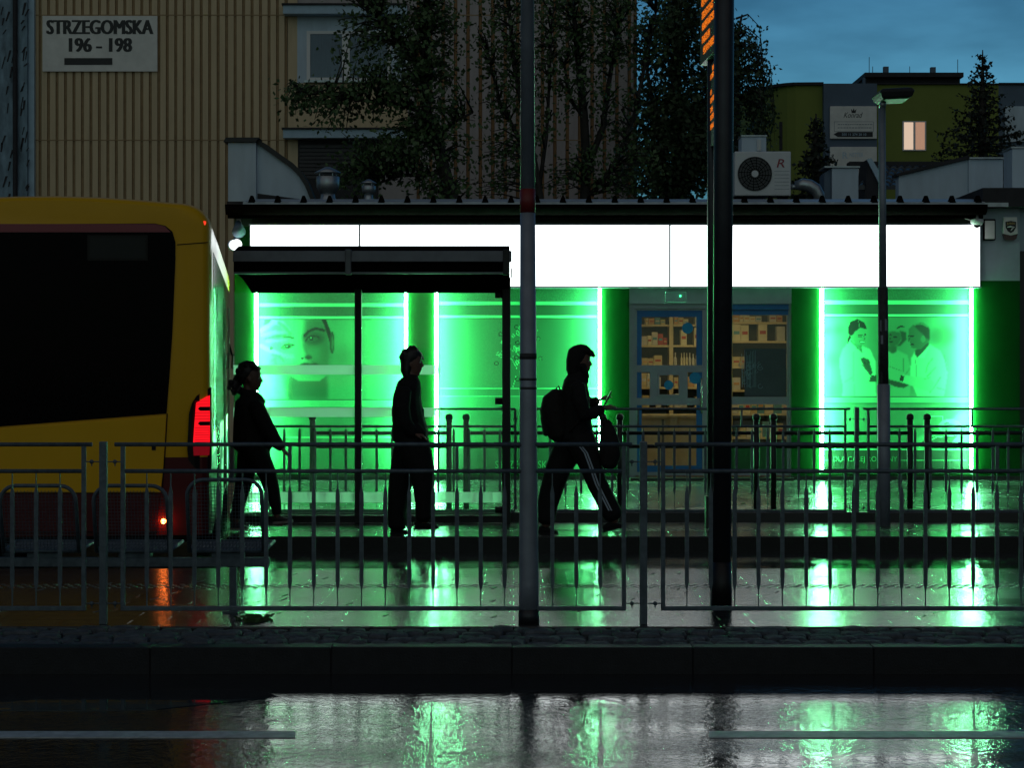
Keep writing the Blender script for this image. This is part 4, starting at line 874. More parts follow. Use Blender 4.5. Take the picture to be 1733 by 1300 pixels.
for a, b in ((395, 600.5), (612.5, 849)):
    gl = MB().box(gx(a), gx(b), YG - .005, YG + .005, gz(872), gz(495.5)).build('glass_panel', 'shelter_glass', sh)
    MB().box(gx(a), gx(b), YG - .02, YG + .02, gz(884), gz(872.5)).build('glass_rail', 'shelter_black', sh)
    for t_, b_ in ((618, 634), (690, 706)): MB().box(gx(a), min(gx(b), gx(745)), YG - .009, YG - .0055, gz(b_), gz(t_)).build('frosted_stripe', 'frost', gl)
    MB().box(gx(a), gx(b), YG - .009, YG - .0055, gz(851), gz(833)).build('frosted_stripe', 'frost', gl)
for z_ in (499, 679, 863): MB().tube([(gx(838), YG, gz(z_)), (gx(850), YG, gz(z_))], .034, 12).build('glass_clip', 'shelter_black', sh, True)
MB().box(gx(864.5), gx(866.5), YG - .9, YG + .04, gz(470), gz(462)).build('end_arm', 'shelter_black', sh)

# ------------------------------------------------------------------ things on the shop roof
YT = 27.6; zrf = zr + .061
def tx(px): return X(px, YT)
def tz(py): return Z(py, YT)
t = thing('parapet_wall', 'white rendered parapet wall with black coping sweeping down to the roof', 'wall', (tx(450), 28.4, zrf))
y_ = 28.4; ux = lambda p_: X(p_, y_); uz = lambda p_: Z(p_, y_)
MB().prism([(ux(386), uz(352)), (ux(433), uz(352)), (ux(433), uz(241)), (ux(386), uz(241))], y_, y_ + .3).build('pier', 'white_wall', t)
cv = [(433, 241), (448, 252), (470, 268), (490, 282), (505, 297), (516, 315), (524, 335), (530, 352)]
MB().prism([(ux(433) + .002, uz(352)), (ux(530), uz(352))] + [(ux(a), uz(b)) for a, b in reversed(cv)][1:-1] + [(ux(433) + .002, uz(241))], y_ + .1, y_ + .3).build('ramp', 'white_wall', t)
MB().prism([(ux(379), uz(240.5)), (ux(434), uz(240.5)), (ux(439), uz(233)), (ux(383), uz(233))], y_ - .06, y_ + .36).build('coping', 'black_paint', t)
k = MB()
up_ = [(433, 233.5)] + [(a + 5, b - 7) for a, b in cv[1:]]
k.rings([[(ux(a), yy, uz(b)), (ux(c), yy, uz(d)), (ux(c), yy + w, uz(d)), (ux(a), yy + w, uz(b))] for (a, b), (c, d) in zip(cv, up_) for yy, w in ((y_ + .04, .32),)]); k.build('ramp_coping', 'black_paint', t)
t = thing('flat_roof_patch', 'dark low felt roof patch at the foot of the white parapet', 'roof', (tx(470), 27.9, zrf))
MB().prism([(tx(434), tz(352)), (tx(530), tz(352)), (tx(524), tz(338)), (tx(434), tz(326))], 27.7, 28.35).build('felt', 'roof_dark', t)
for px, pt, w, lb in ((555, 282, 20, 'larger zinc roof vent with conical cap beside the white parapet'), (624, 303, 12, 'smaller zinc roof vent with conical cap right of the larger vent')):
    x = tx(px); y = YT; s = YT / F
    t = thing('roof_vent', lb, 'roof vent', (x, y, zrf), 'zinc vents on the shop roof'); z0 = tz(345); r = w * s
    MB().lathe((x, y, z0 - .02), [(r * .9, 0), (r * .85, .05), (r * .62, 13 * s), (r * .6, 20 * s)], 20).build('base_cone', 'zinc', t, True)
    H = (345 - pt) * s
    MB().lathe((x, y, z0), [(r * .62, 17 * s), (r * .95, H * .45), (r * 1.0, H * .72), (r * .9, H * .74)], 20).build('drum', 'zinc', t, True)
    MB().lathe((x, y, z0), [(r * 1.12, H * .82), (r * 1.14, H * .84), (r * .25, H * .99), (.004, H)], 20).build('cap', 'zinc', t, True)
    k = MB()
    for a in range(4): k.tube([(x + r*.8*math.cos(a*1.57+.6), y + r*.8*math.sin(a*1.57+.6), z0 + H*.7), (x + r*.8*math.cos(a*1.57+.6), y + r*.8*math.sin(a*1.57+.6), z0 + H*.85)], .008, 6)
    k.build('cap_strut', 'zinc', t)
t = thing('air_conditioner', 'white air conditioner with round dark fan on the shop roof', 'air conditioner', (tx(1288), YT, zrf))
MB().box(tx(1241), tx(1336), YT - .16, YT + .2, tz(333), tz(258)).build('casing', 'ac_white', t, bevel=.015)
c_ = (tx(1275), YT - .165, tz(296))
k = MB(); rg = 29 * YT / F
k.tube([(c_[0], YT - .158, c_[2]), (c_[0], YT - .172, c_[2])], rg, 32); g = k.build('fan_grille', 'ac_dark', t)
k = MB()
for i in range(5):
    r_ = rg * (.3 + .16 * i); k.tube([(c_[0] + r_ * math.cos(a * .2618), YT - .178, c_[2] + r_ * math.sin(a * .2618)) for a in range(25)], .0035, 4)
for i in range(16): a = i * math.pi / 8; k.tube([(c_[0] + rg*.2*math.cos(a), YT - .178, c_[2] + rg*.2*math.sin(a)), (c_[0] + rg*.97*math.cos(a+.3), YT - .178, c_[2] + rg*.97*math.sin(a+.3))], .0035, 4)
k.build('guard_wires', 'gutter', g)
MB().tube([(c_[0], YT - .176, c_[2]), (c_[0], YT - .188, c_[2])], rg * .2, 16).build('hub', 'ac_white', g)
text('R', tx(1312), tx(1325), tz(285), tz(271), YT - .163, 'red_mark', t, 'letter_mark', .0, .2)
k = MB()
for i in range(6): k.box(tx(1308), tx(1333), YT - .1625, YT - .1605, tz(292 + i * 6), tz(291 + i * 6))
k.build('louvre_lines', 'frame_grey', t)
for px in (1252, 1325): MB().box(tx(px) - .06, tx(px) + .06, YT - .12, YT + .16, zrf, tz(333) + .002).build('foot', 'gutter', t)
t = thing('roof_unit', 'small pale square ventilation unit behind the air conditioner', 'ventilation unit', (tx(1275), 28.6, zrf))
MB().box(X(1255, 28.6), X(1297, 28.6), 28.6, 29.0, zrf + .2, Z(231, 28.6)).build('casing', 'white_wall', t, bevel=.01); MB().box(X(1254, 28.6), X(1298, 28.6), 28.58, 29.02, Z(231, 28.6) + .001, Z(228.5, 28.6)).build('lid', 'zinc', t); MB().box(X(1281, 28.6), X(1288, 28.6), 28.57, 28.598, Z(255, 28.6), Z(236, 28.6)).build('vent_slot', 'ac_white', t); MB().box(X(1260, 28.6), X(1292, 28.6), 28.65, 28.95, zrf, zrf + .2).build('stand', 'gutter', t)
t = thing('pipe_elbow', 'silver insulated pipe elbow bending down beside the air conditioner', 'pipe', (tx(1380), YT, zrf))
MB().tube([(tx(1336), YT, tz(316)), (tx(1350), YT, tz(316))], .035, 10).build('thin_pipe', 'zinc', t, True)
MB().tube([(tx(a), YT, tz(b)) for a, b in ((1346, 314), (1358, 312), (1370, 314), (1380, 320), (1386, 330), (1387, 346))], [.06, .085, .09, .09, .08, .07], 16).build('lagging', 'zinc', t, True)
t = thing('roof_hatch', 'grey box shaped roof hatch left of the tiled gable', 'roof hatch', (X(1425, 29), 29, zrf))
MB().box(X(1408, 29), X(1453, 29), 29, 29.5, zrf, Z(284, 29)).build('box_body', 'white_wall', t, bevel=.01); MB().prism([(X(1396, 29), zrf), (X(1407, 29), zrf), (X(1407, 29), Z(284, 29)), (X(1396, 29), Z(293, 29))], 29.05, 29.5).build('side_cheek', 'slate_bld', t); MB().box(X(1395, 29), X(1455, 29), 28.97, 29.53, Z(283.8, 29), Z(281, 29)).build('lid', 'zinc', t)
# tiled gable house behind
y_ = 31.0; ux = lambda p_: X(p_, y_); uz = lambda p_: Z(p_, y_)
t = thing('tiled_gable', 'small dark gable with tiled roof and pale barge board on the roof', 'gable', (ux(1500), y_, zrf))
MB().prism([(ux(1462), uz(352)), (ux(1500), uz(352)), (ux(1500), uz(300)), (ux(1470), uz(268))], y_, y_ + .8).build('gable_wall', 'roof_dark', t)
MB().prism([(ux(1466), uz(270)), (ux(1474), uz(268)), (ux(1496), uz(305)), (ux(1486), uz(309))], y_ - .05, y_ - .005).build('barge_board', 'pale_strip', t)
k = MB(); r0 = [(ux(1466), y_ + 1.4, uz(262)), (ux(1668), y_ + 1.4, uz(262))]
for i in range(6):
    f0, f1 = i / 6, (i + 1) / 6
    for j in range(16):
        xa = ux(1490) + (ux(1700) - ux(1490)) * j / 16 - (1 - f1) * .4; xb = xa + (ux(1700) - ux(1490)) / 16
        zA = uz(318) + (uz(266) - uz(318)) * f0; zB = uz(318) + (uz(266) - uz(318)) * f1; yA, yB = y_ + .05 + 1.3 * f0, y_ + .05 + 1.3 * f1
        k.rings([[(xa + (xb-xa)*q/4, yA, zA + .04 * math.sin(math.pi*q/4) + .02) for q in range(5)] + [(xb, yA, zA-.02), (xa, yA, zA-.02)], [(xa + (xb-xa)*q/4 + .06, yB, zB + .04 * math.sin(math.pi*q/4)) for q in range(5)] + [(xb + .06, yB, zB-.02), (xa + .06, yB, zB-.02)]])
k.build('tile_roof', 'tile', t)
MB().box(ux(1462), ux(1672), y_ + 1.3, y_ + 1.6, uz(268), uz(258)).build('ridge_beam', 'roof_dark', t)
y_ = 29.6; ux = lambda p_: X(p_, y_); uz = lambda p_: Z(p_, y_)
t = thing('grey_parapet', 'grey rendered parapet with sloping top right of the lamp post', 'wall', (ux(1600), y_, zrf))
MB().prism([(ux(1521), uz(352)), (ux(1638), uz(352)), (ux(1638), uz(270)), (ux(1521), uz(298))], y_, y_ + .25).build('sloping_part', 'white_wall', t)
MB().box(ux(1638) + .003, ux(1696), y_ - .05, y_ + .25, zrf, uz(270)).build('square_part', 'white_wall', t)
MB().prism([(ux(1516), uz(298.5)), (ux(1638), uz(269.5)), (ux(1638), uz(263)), (ux(1516), uz(294))], y_ - .06, y_ + .3).build('coping', 'roof_dark', t); MB().box(ux(1638) + .002, ux(1700), y_ - .1, y_ + .3, uz(269.5), uz(267)).build('square_coping', 'zinc', t)
t = thing('roof_box', 'tall pale grey cabinet on the roof at the right edge of the view', 'cabinet', (X(1724, 28.2), 28.2, zrf))
MB().box(X(1713, 28.2), X(1740, 28.2), 28.2, 28.7, Z(318, 28.2), Z(251, 28.2)).build('casing', 'white_wall', t, bevel=.01); MB().box(X(1711, 28.2), X(1742, 28.2), 28.18, 28.72, Z(250.8, 28.2), Z(248, 28.2)).build('lid', 'zinc', t); MB().box(X(1716, 28.2), X(1738, 28.2), 28.25, 28.65, zrf, Z(318, 28.2)).build('stand', 'gutter', t)

# ------------------------------------------------------------------ tower block behind
YC = 45.0
def cx(px): return X(px, YC)
def cz(py): return Z(py, YC)
blk = thing('apartment_block', 'tall apartment block clad in ribbed beige panels behind the shop', 'building', (cx(560), YC, 0))
ZT = 18.0
def ribs(a, b, flat, groove, nm, pitch=14.35, gw=5.0):
    k, g = MB(), MB(); px = a
    while px < b - 1:
        e = min(px + pitch, b)
        pr = [(px, 0), (e - gw, 0), (e - gw + 1, .028), (e - 1, .028), (e, 0)]
        for (p0, d0), (p1, d1) in zip(pr, pr[1:]):
            m = g if d0 > 0 or d1 > 0 else k; i = len(m.v)
            m.v += [(cx(p0), YC + d0, 0), (cx(p1), YC + d1, 0), (cx(p1), YC + d1, ZT), (cx(p0), YC + d0, ZT)]; m.f.append((i, i+1, i+2, i+3))
        px = e
    o = k.build(nm, flat, blk); g.build('panel_groove', groove, o); return o
ribs(56, 487, 'beige_clad', 'beige_groove', 'ribbed_cladding'); ribs(690, 1078, 'lilac_clad', 'brown_groove', 'ribbed_cladding', 21, 6)
k = MB(); k.box(cx(56), cx(1078), YC + .06, YC + 10, 0, ZT); k.build('body_walls', 'lilac_clad', blk)
k = MB(); 
for pz in (25, 237): k.box(cx(56), cx(487), YC - .004, YC + .02, cz(pz + .9), cz(pz - .9)); k.box(cx(690), cx(1078), YC - .004, YC + .02, cz(pz + .9), cz(pz - .9))
k.build('panel_joint', 'beige_groove', blk)
k = MB(); k.box(cx(487), cx(690), YC + .01, YC + .055, cz(222), cz(140)); k.build('spandrel', 'beige_clad', blk)
k = MB(); k.box(cx(487), cx(503), YC + .012, YC + .055, cz(140), ZT); k.box(cx(487), cx(504), YC + .012, YC + .055, 0, cz(222)); k.build('bay_edge', 'beige_clad', blk)
k = MB(); k.box(cx(503), cx(690), YC + .008, YC + .055, cz(140), cz(24)); k.build('window_surround', 'white_wall', blk)
for pa, pb in ((10, 27), (219, 236)):
    lg = MB().prism([(cx(482), cz(pb)), (cx(690), cz(pb)), (cx(690), cz(pa + 3)), (cx(482), cz(pa + 3))], YC - .35, YC + .05).build('ledge', 'pale_strip', blk); MB().box(cx(480), cx(690), YC - .4, YC + .05, cz(pa + 2.8), cz(pa)).build('ledge_cap', 'roof_dark', lg)
k = MB(); k.box(cx(505), cx(640), YC - .005, YC + .05, cz(345), cz(237)); k.build('dark_recess', 'roof_dark', blk); k = MB()
for i in range(9): k.box(cx(507), cx(638), YC - .02, YC - .006, cz(250 + i * 6.5), cz(245.5 + i * 6.5))
k.build('roller_shutter', mat('shutter', (.035, .03, .035), .5), blk)
wn_ = MB().box(cx(519), cx(662), YC - .02, YC + .005, cz(136), cz(131)).box(cx(519), cx(662), YC - .02, YC + .005, cz(57), cz(52)).box(cx(519), cx(525), YC - .02, YC + .005, cz(131), cz(57)).box(cx(579), cx(592), YC - .02, YC + .005, cz(131), cz(57)).box(cx(656), cx(662), YC - .02, YC + .005, cz(131), cz(57)).build('window', 'white_frame', blk)
k = MB(); k.box(cx(525), cx(579), YC - .004, YC + .002, cz(131), cz(57)); k.build('pane', 'pane', wn_); k = MB(); k.box(cx(592), cx(656), YC - .004, YC + .002, cz(131), cz(57)); k.build('pane', 'pane', wn_)
k = MB(); n = 60; x0, x1 = cx(525), cx(656)
k.v = [(x0 + (x1 - x0) * i / n, YC + .006 - .0015 * math.cos(i * 1.7), z) for i in range(n + 1) for z in (cz(131), cz(57))]; k.f = [(2*i, 2*i+2, 2*i+3, 2*i+1) for i in range(n)]; k.build('net_curtain', 'curtain', wn_)
MB().box(cx(515), cx(666), YC - .12, YC + .005, cz(140), cz(136.3)).build('sill', 'zinc', wn_)
t = thing('street_sign', 'white street name sign with black lettering on the beige cladding', 'sign', (cx(170), YC - .05, cz(75)))
MB().box(cx(73), cx(267), YC - .06, YC - .012, cz(121), cz(27)).build('sign_plate', 'white_board', t)
text('STRZEGOMSKA', cx(81), cx(259), cz(58), cz(34), YC - .062, 'black_paint', t, 'street_name', .0, heavy=.022); text('196 - 198', cx(119), cx(223), cz(88), cz(64.5), YC - .062, 'black_paint', t, 'house_numbers', .0, heavy=.022)
MB().box(cx(110), cx(191), YC - .068, YC - .0605, cz(110), cz(98.5)).build('black_bar', 'black_paint', t)
k = MB()
for q in (75, 265):
    for r_ in (32, 115): k.tube([(cx(q), YC - .065, cz(r_)), (cx(q), YC - .06, cz(r_))], .012, 6)
t = thing('side_building', 'bluish weathered wall with dark downpipe at the left edge', 'building', (cx(10), 43, 0))
X43 = lambda p_: X(p_, 44.75)
MB().box(X43(-260), X43(46), 44.75, 55, 0, ZT).build('weathered_wall', 'grey_wall', t); MB().box(X43(46) + .003, X43(56), 44.85, 44.98, 0, ZT).build('corner_strip', 'pale_strip', t)
MB().tube([(X43(27), 44.68, 0), (X43(27), 44.68, ZT)], .055, 12).build('downpipe', 'roof_dark', t)
rw = random.Random(8); k = MB()
for i in range(40):
    px, py = rw.choice((rw.uniform(0, 20), rw.uniform(33, 45))), rw.uniform(-20, 340); w, h = rw.uniform(1.5, 4), rw.uniform(5, 22); sl = rw.uniform(1, 6)
    MB().prism([(X43(px), Z(py + h, 44.75)), (X43(px + w * .6), Z(py + h, 44.75)), (X43(px + w + sl), Z(py, 44.75)), (X43(px + sl), Z(py, 44.75))], 44.735, 44.749).build('peeled_patch', 'roof_dark', t)

# ------------------------------------------------------------------ olive building on the right
YO = 70.0
def ox(px): return X(px, YO)
def oz(py): return Z(py, YO)
t = thing('olive_building', 'olive green flat roofed building with grey bay and one lit window', 'building', (ox(1500), YO, 0))
zt = oz(144); arc = [(ox(1392), YO)]
for i in range(1, 13): a = i / 12 * math.pi / 2; arc.append((ox(1360) - 2.1 * math.sin(a), YO + 6 - 6 * math.cos(a)))
MB().slab([(ox(1392), YO + 12)] + [(ox(1392), YO)] + arc[1:] + [(arc[-1][0], YO + 12)], 0, zt).build('rounded_wing', 'green_bld', t)
MB().slab([(ox(1393), YO + 11)] + [(ox(1393), YO - .12)] + [(x - .1, y - .1) for x, y in arc[1:]] + [(arc[-1][0] - .1, YO + 11)], zt + .002, zt + .1).build('roof_edge', 'roof_dark', t)
MB().box(ox(1392) + .004, ox(1482), YO - .25, YO + 12, 0, zt + .03).build('grey_bay', 'slate_bld', t)
MB().box(ox(1482) + .004, ox(1690), YO, YO + 12, 0, oz(143)).build('right_wing', 'green_bld', t)
MB().box(ox(1482), ox(1692), YO - .1, YO + 12, oz(142.8), oz(141)).build('right_roof_edge', 'roof_dark', t)
ph = MB().box(ox(1478), ox(1641), YO + 1.5, YO + 9, oz(141) + .1, Z(132, YO + 1.5)).build('penthouse', 'roof_dark', t); MB().box(ox(1474), ox(1644), YO + 1.2, YO + 9.3, Z(132, YO + 1.5) + .002, Z(129, YO + 1.5) + .1).build('penthouse_roof', 'roof_dark', ph)
for px, pt in ((1518, 112), (1600, 113)): MB().box(ox(px) - .09, ox(px) + .09, YO + 2, YO + 2.2, Z(131, YO + 2), Z(pt, YO + 2)).build('chimney', 'slate_bld', t)
MB().box(ox(1469), ox(1473), YO + 1, YO + 1.1, zt, Z(131, YO + 1)).build('chimney', 'slate_bld', t)
k = MB()
for px, h in ((1484, 96), (1490, 112), (1554, 112), (1637, 100)): k.tube([(ox(px), YO + 1.5, Z(132, YO + 1.5)), (ox(px), YO + 1.5, Z(h, YO + 1.5))], .012, 5)
k.tube([(ox(1474), YO + 1.3, Z(128, YO + 1.3)), (ox(1644), YO + 1.3, Z(128, YO + 1.3))], .012, 5); k.build('lightning_rods', 'roof_dark', t)
w_ = MB().box(ox(1527), ox(1567), YO - .05, YO - .001, oz(255), oz(205)).build('window', 'white_frame', t)
MB().box(ox(1529.5), ox(1545), YO - .056, YO - .051, oz(253), oz(207)).build('pane', 'lit_window', w_); MB().box(ox(1549), ox(1564.5), YO - .056, YO - .051, oz(253), oz(207)).build('pane', 'lit_curtain', w_)
k = MB()
for i in range(7): k.box(ox(1549.5 + i * 2.2), ox(1550.5 + i * 2.2), YO - .0585, YO - .0565, oz(253), oz(207))
k.build('curtain_folds', 'lit_curtain', w_)
yw = YO + .9
w_ = MB().box(X(1316, yw), X(1333, yw), YO + .35, YO + .75, Z(256, yw), Z(209, yw)).build('window', 'roof_dark', t); MB().box(X(1323, yw), X(1325, yw), YO + .34, YO + .349, Z(256, yw), Z(211, yw)).build('mullion', 'zinc', w_)
MB().box(X(1286, 73), X(1312, 73), 72.0, 75.9, Z(194, 73), Z(190, 73)).build('door_canopy', 'slate_bld', t); MB().box(X(1292, 73), X(1310, 73), 72.9, 73.4, 0, Z(195, 73)).build('entrance_recess', 'roof_dark', t)
yb_ = YO - .3
t = thing('company_board', 'upper white company board with crown and dark arrow on the grey bay', 'sign', (ox(1441), yb_, oz(237)))
MB().box(ox(1402), ox(1481), yb_ - .05, yb_ + .04, oz(236.5), oz(181.5)).build('sign_plate', 'white_board', t, bevel=.02)
text('Konrad', ox(1425), ox(1457), oz(201), oz(192), yb_ - .052, 'black_paint', t, 'lettering', .0, .35)
MB().prism([(ox(a), oz(b)) for a, b in ((1438.5, 193), (1445, 193), (1446.5, 186), (1443.6, 189.5), (1442, 185), (1440.2, 189.5), (1437.3, 186))], yb_ - .056, yb_ - .051).build('crown_emblem', 'black_paint', t)
k = MB()
for pz in (207.5, 224): k.box(ox(1409), ox(1475), yb_ - .054, yb_ - .0505, oz(pz + .5), oz(pz))
for pxx in (1409, 1475): k.box(ox(pxx), ox(pxx + .5), yb_ - .054, yb_ - .0505, oz(224), oz(208))
for pz in (212, 217.5):
    x = 1415
    while x < 1470: w = rw.uniform(2, 5); k.box(ox(x), ox(x + w), yb_ - .054, yb_ - .0505, oz(pz + 1), oz(pz)); x += w + 1
k.build('small_print', 'slate_bld', t)
ar = MB().prism([(ox(a), oz(b)) for a, b in ((1408, 229), (1415, 225), (1474, 225), (1474, 233.5), (1415, 233.5))], yb_ - .056, yb_ - .051).build('arrow', 'sticker_dark', t); text('505 11 274 20 10', ox(1422), ox(1463), oz(231.3), oz(227.2), yb_ - .058, 'pale_strip', ar, 'phone_number', .008)
t = thing('company_board', 'lower white company board with faint grey lettering on the grey bay', 'sign', (ox(1441), yb_, oz(330)))
MB().box(ox(1402), ox(1481), yb_ - .05, yb_ + .04, oz(320), oz(250)).build('sign_plate', 'white_board', t, bevel=.02); text('R', ox(1423), ox(1432), oz(270), oz(259), yb_ - .052, 'white_wall', t, 'letter_mark'); text('NETTER', ox(1435), ox(1458), oz(267), oz(260), yb_ - .052, 'white_wall', t, 'lettering')
t = thing('far_block', 'grey blue block at the far right behind the tall spruce', 'building', (X(1720, 78), 78, 0))
MB().box(X(1686, 78), X(1960, 78), 78, 88, 0, Z(143, 78)).build('walls', 'slate_bld', t); MB().box(X(1700, 78), X(1960, 78), 77.9, 77.99, Z(240, 78), Z(180, 78)).build('pale_band', 'white_wall', t); MB().box(X(1690, 78), X(1960, 78), 77.9, 88, Z(143, 78) + .002, Z(140, 78)).build('roof_edge', 'roof_dark', t)

# ------------------------------------------------------------------ trees
def leaves(name, m, pts, size, parent, seed, droop=.3):
    rs = np.random.RandomState(seed); n = len(pts); p = np.array(pts)
    a = rs.normal(size=(n, 3)); a[:, 2] -= droop; a /= np.linalg.norm(a, axis=1, keepdims=True)
    b = np.cross(a, rs.normal(size=(n, 3))); b /= np.linalg.norm(b, axis=1, keepdims=True)
    L = (size * rs.uniform(.6, 1.35, n))[:, None]; w = L * .34
    v = np.stack([p, p + a * L * .5 + b * w, p + a * L, p + a * L * .5 - b * w], 1).reshape(-1, 3)
    me = bpy.data.meshes.new(name); me.from_pydata(v.tolist(), [], [(4*i, 4*i+1, 4*i+2, 4*i+3) for i in range(n)]); me.update()
    return link(name, me, m, parent)
def tree(label, Y, stems, blobs, size=.11, dens=34, spread=.42, seed=1, m='leaf', depth=1.6, nm='leafy_tree', base=0, cat='tree', group='trees behind the shop'):
    rs = random.Random(seed); T = lambda p_: Vector((X(p_[0], Y), Y + (p_[3] if len(p_) > 3 else 0), Z(p_[1], Y)))
    root = T(stems[0][0]); t = thing(nm, label, cat, (root.x, Y, base), group)
    k = MB(); nodes = []
    for i, st in enumerate(stems):
        pp = [T(q) for q in st]; rr_ = [q[2] * Y / F for q in st]
        if i == 0: pp = [Vector((pp[0].x, Y, base))] + pp; rr_ = [rr_[0] * 1.3] + rr_
        k.tube(pp, rr_, 8)
        for a, b in zip(pp[1 if i == 0 else 0:], pp[2 if i == 0 else 1:]): nodes += [a.lerp(b, q / 4) for q in range(5)]
    pts = []
    for (bx, by, rx, ry, n) in blobs:
        for i in range(n):
            while True:
                q = Vector((rs.uniform(-1, 1), rs.uniform(-1, 1), rs.uniform(-1, 1)))
                if q.length < 1: break
            c = Vector((X(bx, Y) + q.x * rx * Y / F, Y + q.y * depth, Z(by, Y) + q.z * ry * Y / F))
            nd = min(nodes, key=lambda v: (v - c).length + max(0, v.z - c.z) * 1.2)
            mid = nd.lerp(c, .5) + Vector((rs.uniform(-.15, .15), rs.uniform(-.15, .15), .12))
            k.tube([nd, mid, c], [.022, .013, .005], 5)
            for j in range(dens):
                f = rs.random() ** .6
                pts.append(tuple((mid.lerp(c, f)) + Vector((rs.gauss(0, spread * .55), rs.gauss(0, spread * .55), rs.gauss(-.05, spread * .42))) * (.35 + .65 * f)))
    k.build('trunk', 'bark', t, True); leaves('crown', m, pts, size, t, seed); return t
tree('dark maple with a long branch reaching left before the white framed window', 36.5,
     [[(768, 345, 13), (752, 290, 11), (738, 230, 10), (722, 190, 9), (716, 120, 7), (722, 40, 5), (730, -60, 3)], [(728, 195, 5), (690, 180, 4), (640, 172, 3.5), (580, 166, 2.5), (500, 150, 1.5)], [(752, 290, 5), (720, 296, 4), (680, 296, 3), (640, 310, 2)], [(720, 120, 5), (680, 70, 3.5), (640, 30, 2.5)], [(738, 230, 4), (770, 205, 3), (800, 190, 2)]],
     [(530, 160, 55, 22, 26), (505, 175, 30, 22, 10), (600, 168, 60, 26, 30), (570, 205, 60, 18, 14), (660, 95, 75, 75, 75), (600, 60, 40, 26, 14), (700, 170, 75, 75, 95), (690, 30, 100, 50, 80), (740, 90, 60, 90, 60), (650, 255, 70, 45, 60), (700, 260, 60, 60, 60), (600, 300, 50, 45, 34), (770, 240, 45, 55, 26), (740, 320, 70, 22, 30), (640, -40, 110, 50, 60)], .095, 15, .3, 3)
tree('slender tree rising behind the red banded pole with thin leaning stems', 38,
     [[(915, 345, 7), (905, 280, 6), (888, 200, 5), (870, 110, 4), (862, 20, 3), (858, -60, 2)], [(905, 280, 4), (880, 235, 3), (845, 170, 2.5), (826, 90, 2)], [(912, 320, 4), (925, 230, 3), (930, 130, 2.5), (934, 30, 2)]],
     [(850, 60, 50, 70, 26), (840, 150, 46, 60, 30), (890, 110, 50, 90, 38), (930, 80, 34, 90, 24), (850, 250, 40, 50, 20), (900, 220, 50, 60, 20), (820, 300, 40, 40, 14), (870, -20, 80, 40, 40)], .09, 15, .36, 5)
tree('multi stemmed tree with bare dark stems right of the red banded pole', 39,
     [[(990, 345, 9), (992, 270, 8), (988, 190, 7), (978, 100, 5), (970, 10, 4), (966, -60, 3)], [(993, 290, 6), (1020, 215, 5), (1032, 130, 4), (1048, 40, 3)], [(1000, 330, 5), (1040, 280, 4), (1075, 190, 3.5), (1095, 90, 3), (1110, 20, 2)], [(990, 200, 4), (966, 170, 3), (955, 110, 2)]],
     [(960, 40, 50, 70, 50), (1000, 80, 50, 70, 40), (1050, 50, 50, 70, 40), (1090, 60, 40, 60, 30), (970, 160, 40, 50, 20), (1050, 200, 50, 60, 34), (1000, 290, 50, 40, 26), (1070, 290, 55, 45, 50), (940, 290, 30, 40, 12), (1040, -20, 90, 40, 40)], .09, 15, .36, 9)
tree('broad dense dark tree filling the gap left of the departure display', 44,
     [[(1150, 345, 12), (1150, 250, 11), (1145, 150, 8), (1140, 60, 5), (1140, -30, 3)], [(1150, 260, 6), (1190, 190, 5), (1210, 110, 3)], [(1150, 270, 6), (1110, 200, 5), (1095, 120, 3)]],
     [(1150, 240, 90, 90, 150), (1120, 150, 50, 70, 50), (1190, 150, 55, 80, 70), (1130, 60, 45, 50, 34), (1180, 50, 55, 45, 40), (1220, 260, 55, 70, 70), (1120, 310, 60, 35, 50), (1150, 0, 60, 40, 26), (1225, 100, 30, 60, 20), (1090, 230, 30, 60, 24)], .12, 30, .45, 13, 'leaf_dark', 2.4)
# weeping birch
def birch(label, Y, seed):
    rs = random.Random(seed); t = thing('weeping_birch', label, 'tree', (X(1240, Y), Y, 0), 'trees behind the shop')
    k = MB(); P = lambda a, b, d=0: Vector((X(a, Y), Y + d, Z(b, Y)))
    k.tube([P(1240, 1100), P(1242, 300), P(1245, 160), P(1248, 60), P(1256, 24)], [.2, .16, .1, .05, .02], 8); pts = []
    for i in range(64):
        a0 = rs.uniform(26, 200); q = P(1246, a0); reach = rs.uniform(6, 52) * (1 if a0 < 120 else 1.15); sgn = 1 if rs.random() < .72 else -1; d = rs.uniform(-1.2, 1.2)
        tip = P(1246 + sgn * reach, a0 - rs.uniform(0, 12) + 8, d); L = rs.uniform(40, 130) * (.6 + .4 * reach / 52); end = P(1246 + sgn * (reach * 1.04 + rs.uniform(0, 5)), a0 + L, d)
        path = [q, q.lerp(tip, .5) + Vector((0, 0, .2)), tip, tip.lerp(end, .5) + Vector((sgn * .05, 0, 0)), end]; k.tube(path, [.03, .02, .012, .007, .003], 4)
        n = int(L * .42)
        for j in range(n):
            f = rs.random(); c = tip.lerp(end, f); pts.append((c.x + rs.gauss(0, .09), c.y + rs.gauss(0, .09), c.z + rs.gauss(0, .07)))
        for j in range(7): c = q.lerp(tip, rs.random()); pts.append((c.x + rs.gauss(0, .14), c.y + rs.gauss(0, .14), c.z + rs.gauss(.05, .14)))
    k.build('trunk', 'bark', t, True); leaves('crown', 'leaf_dark', pts, .1, t, seed, 1.4)
birch('weeping birch with hanging twigs against the sky right of the dark pole', 48, 17)
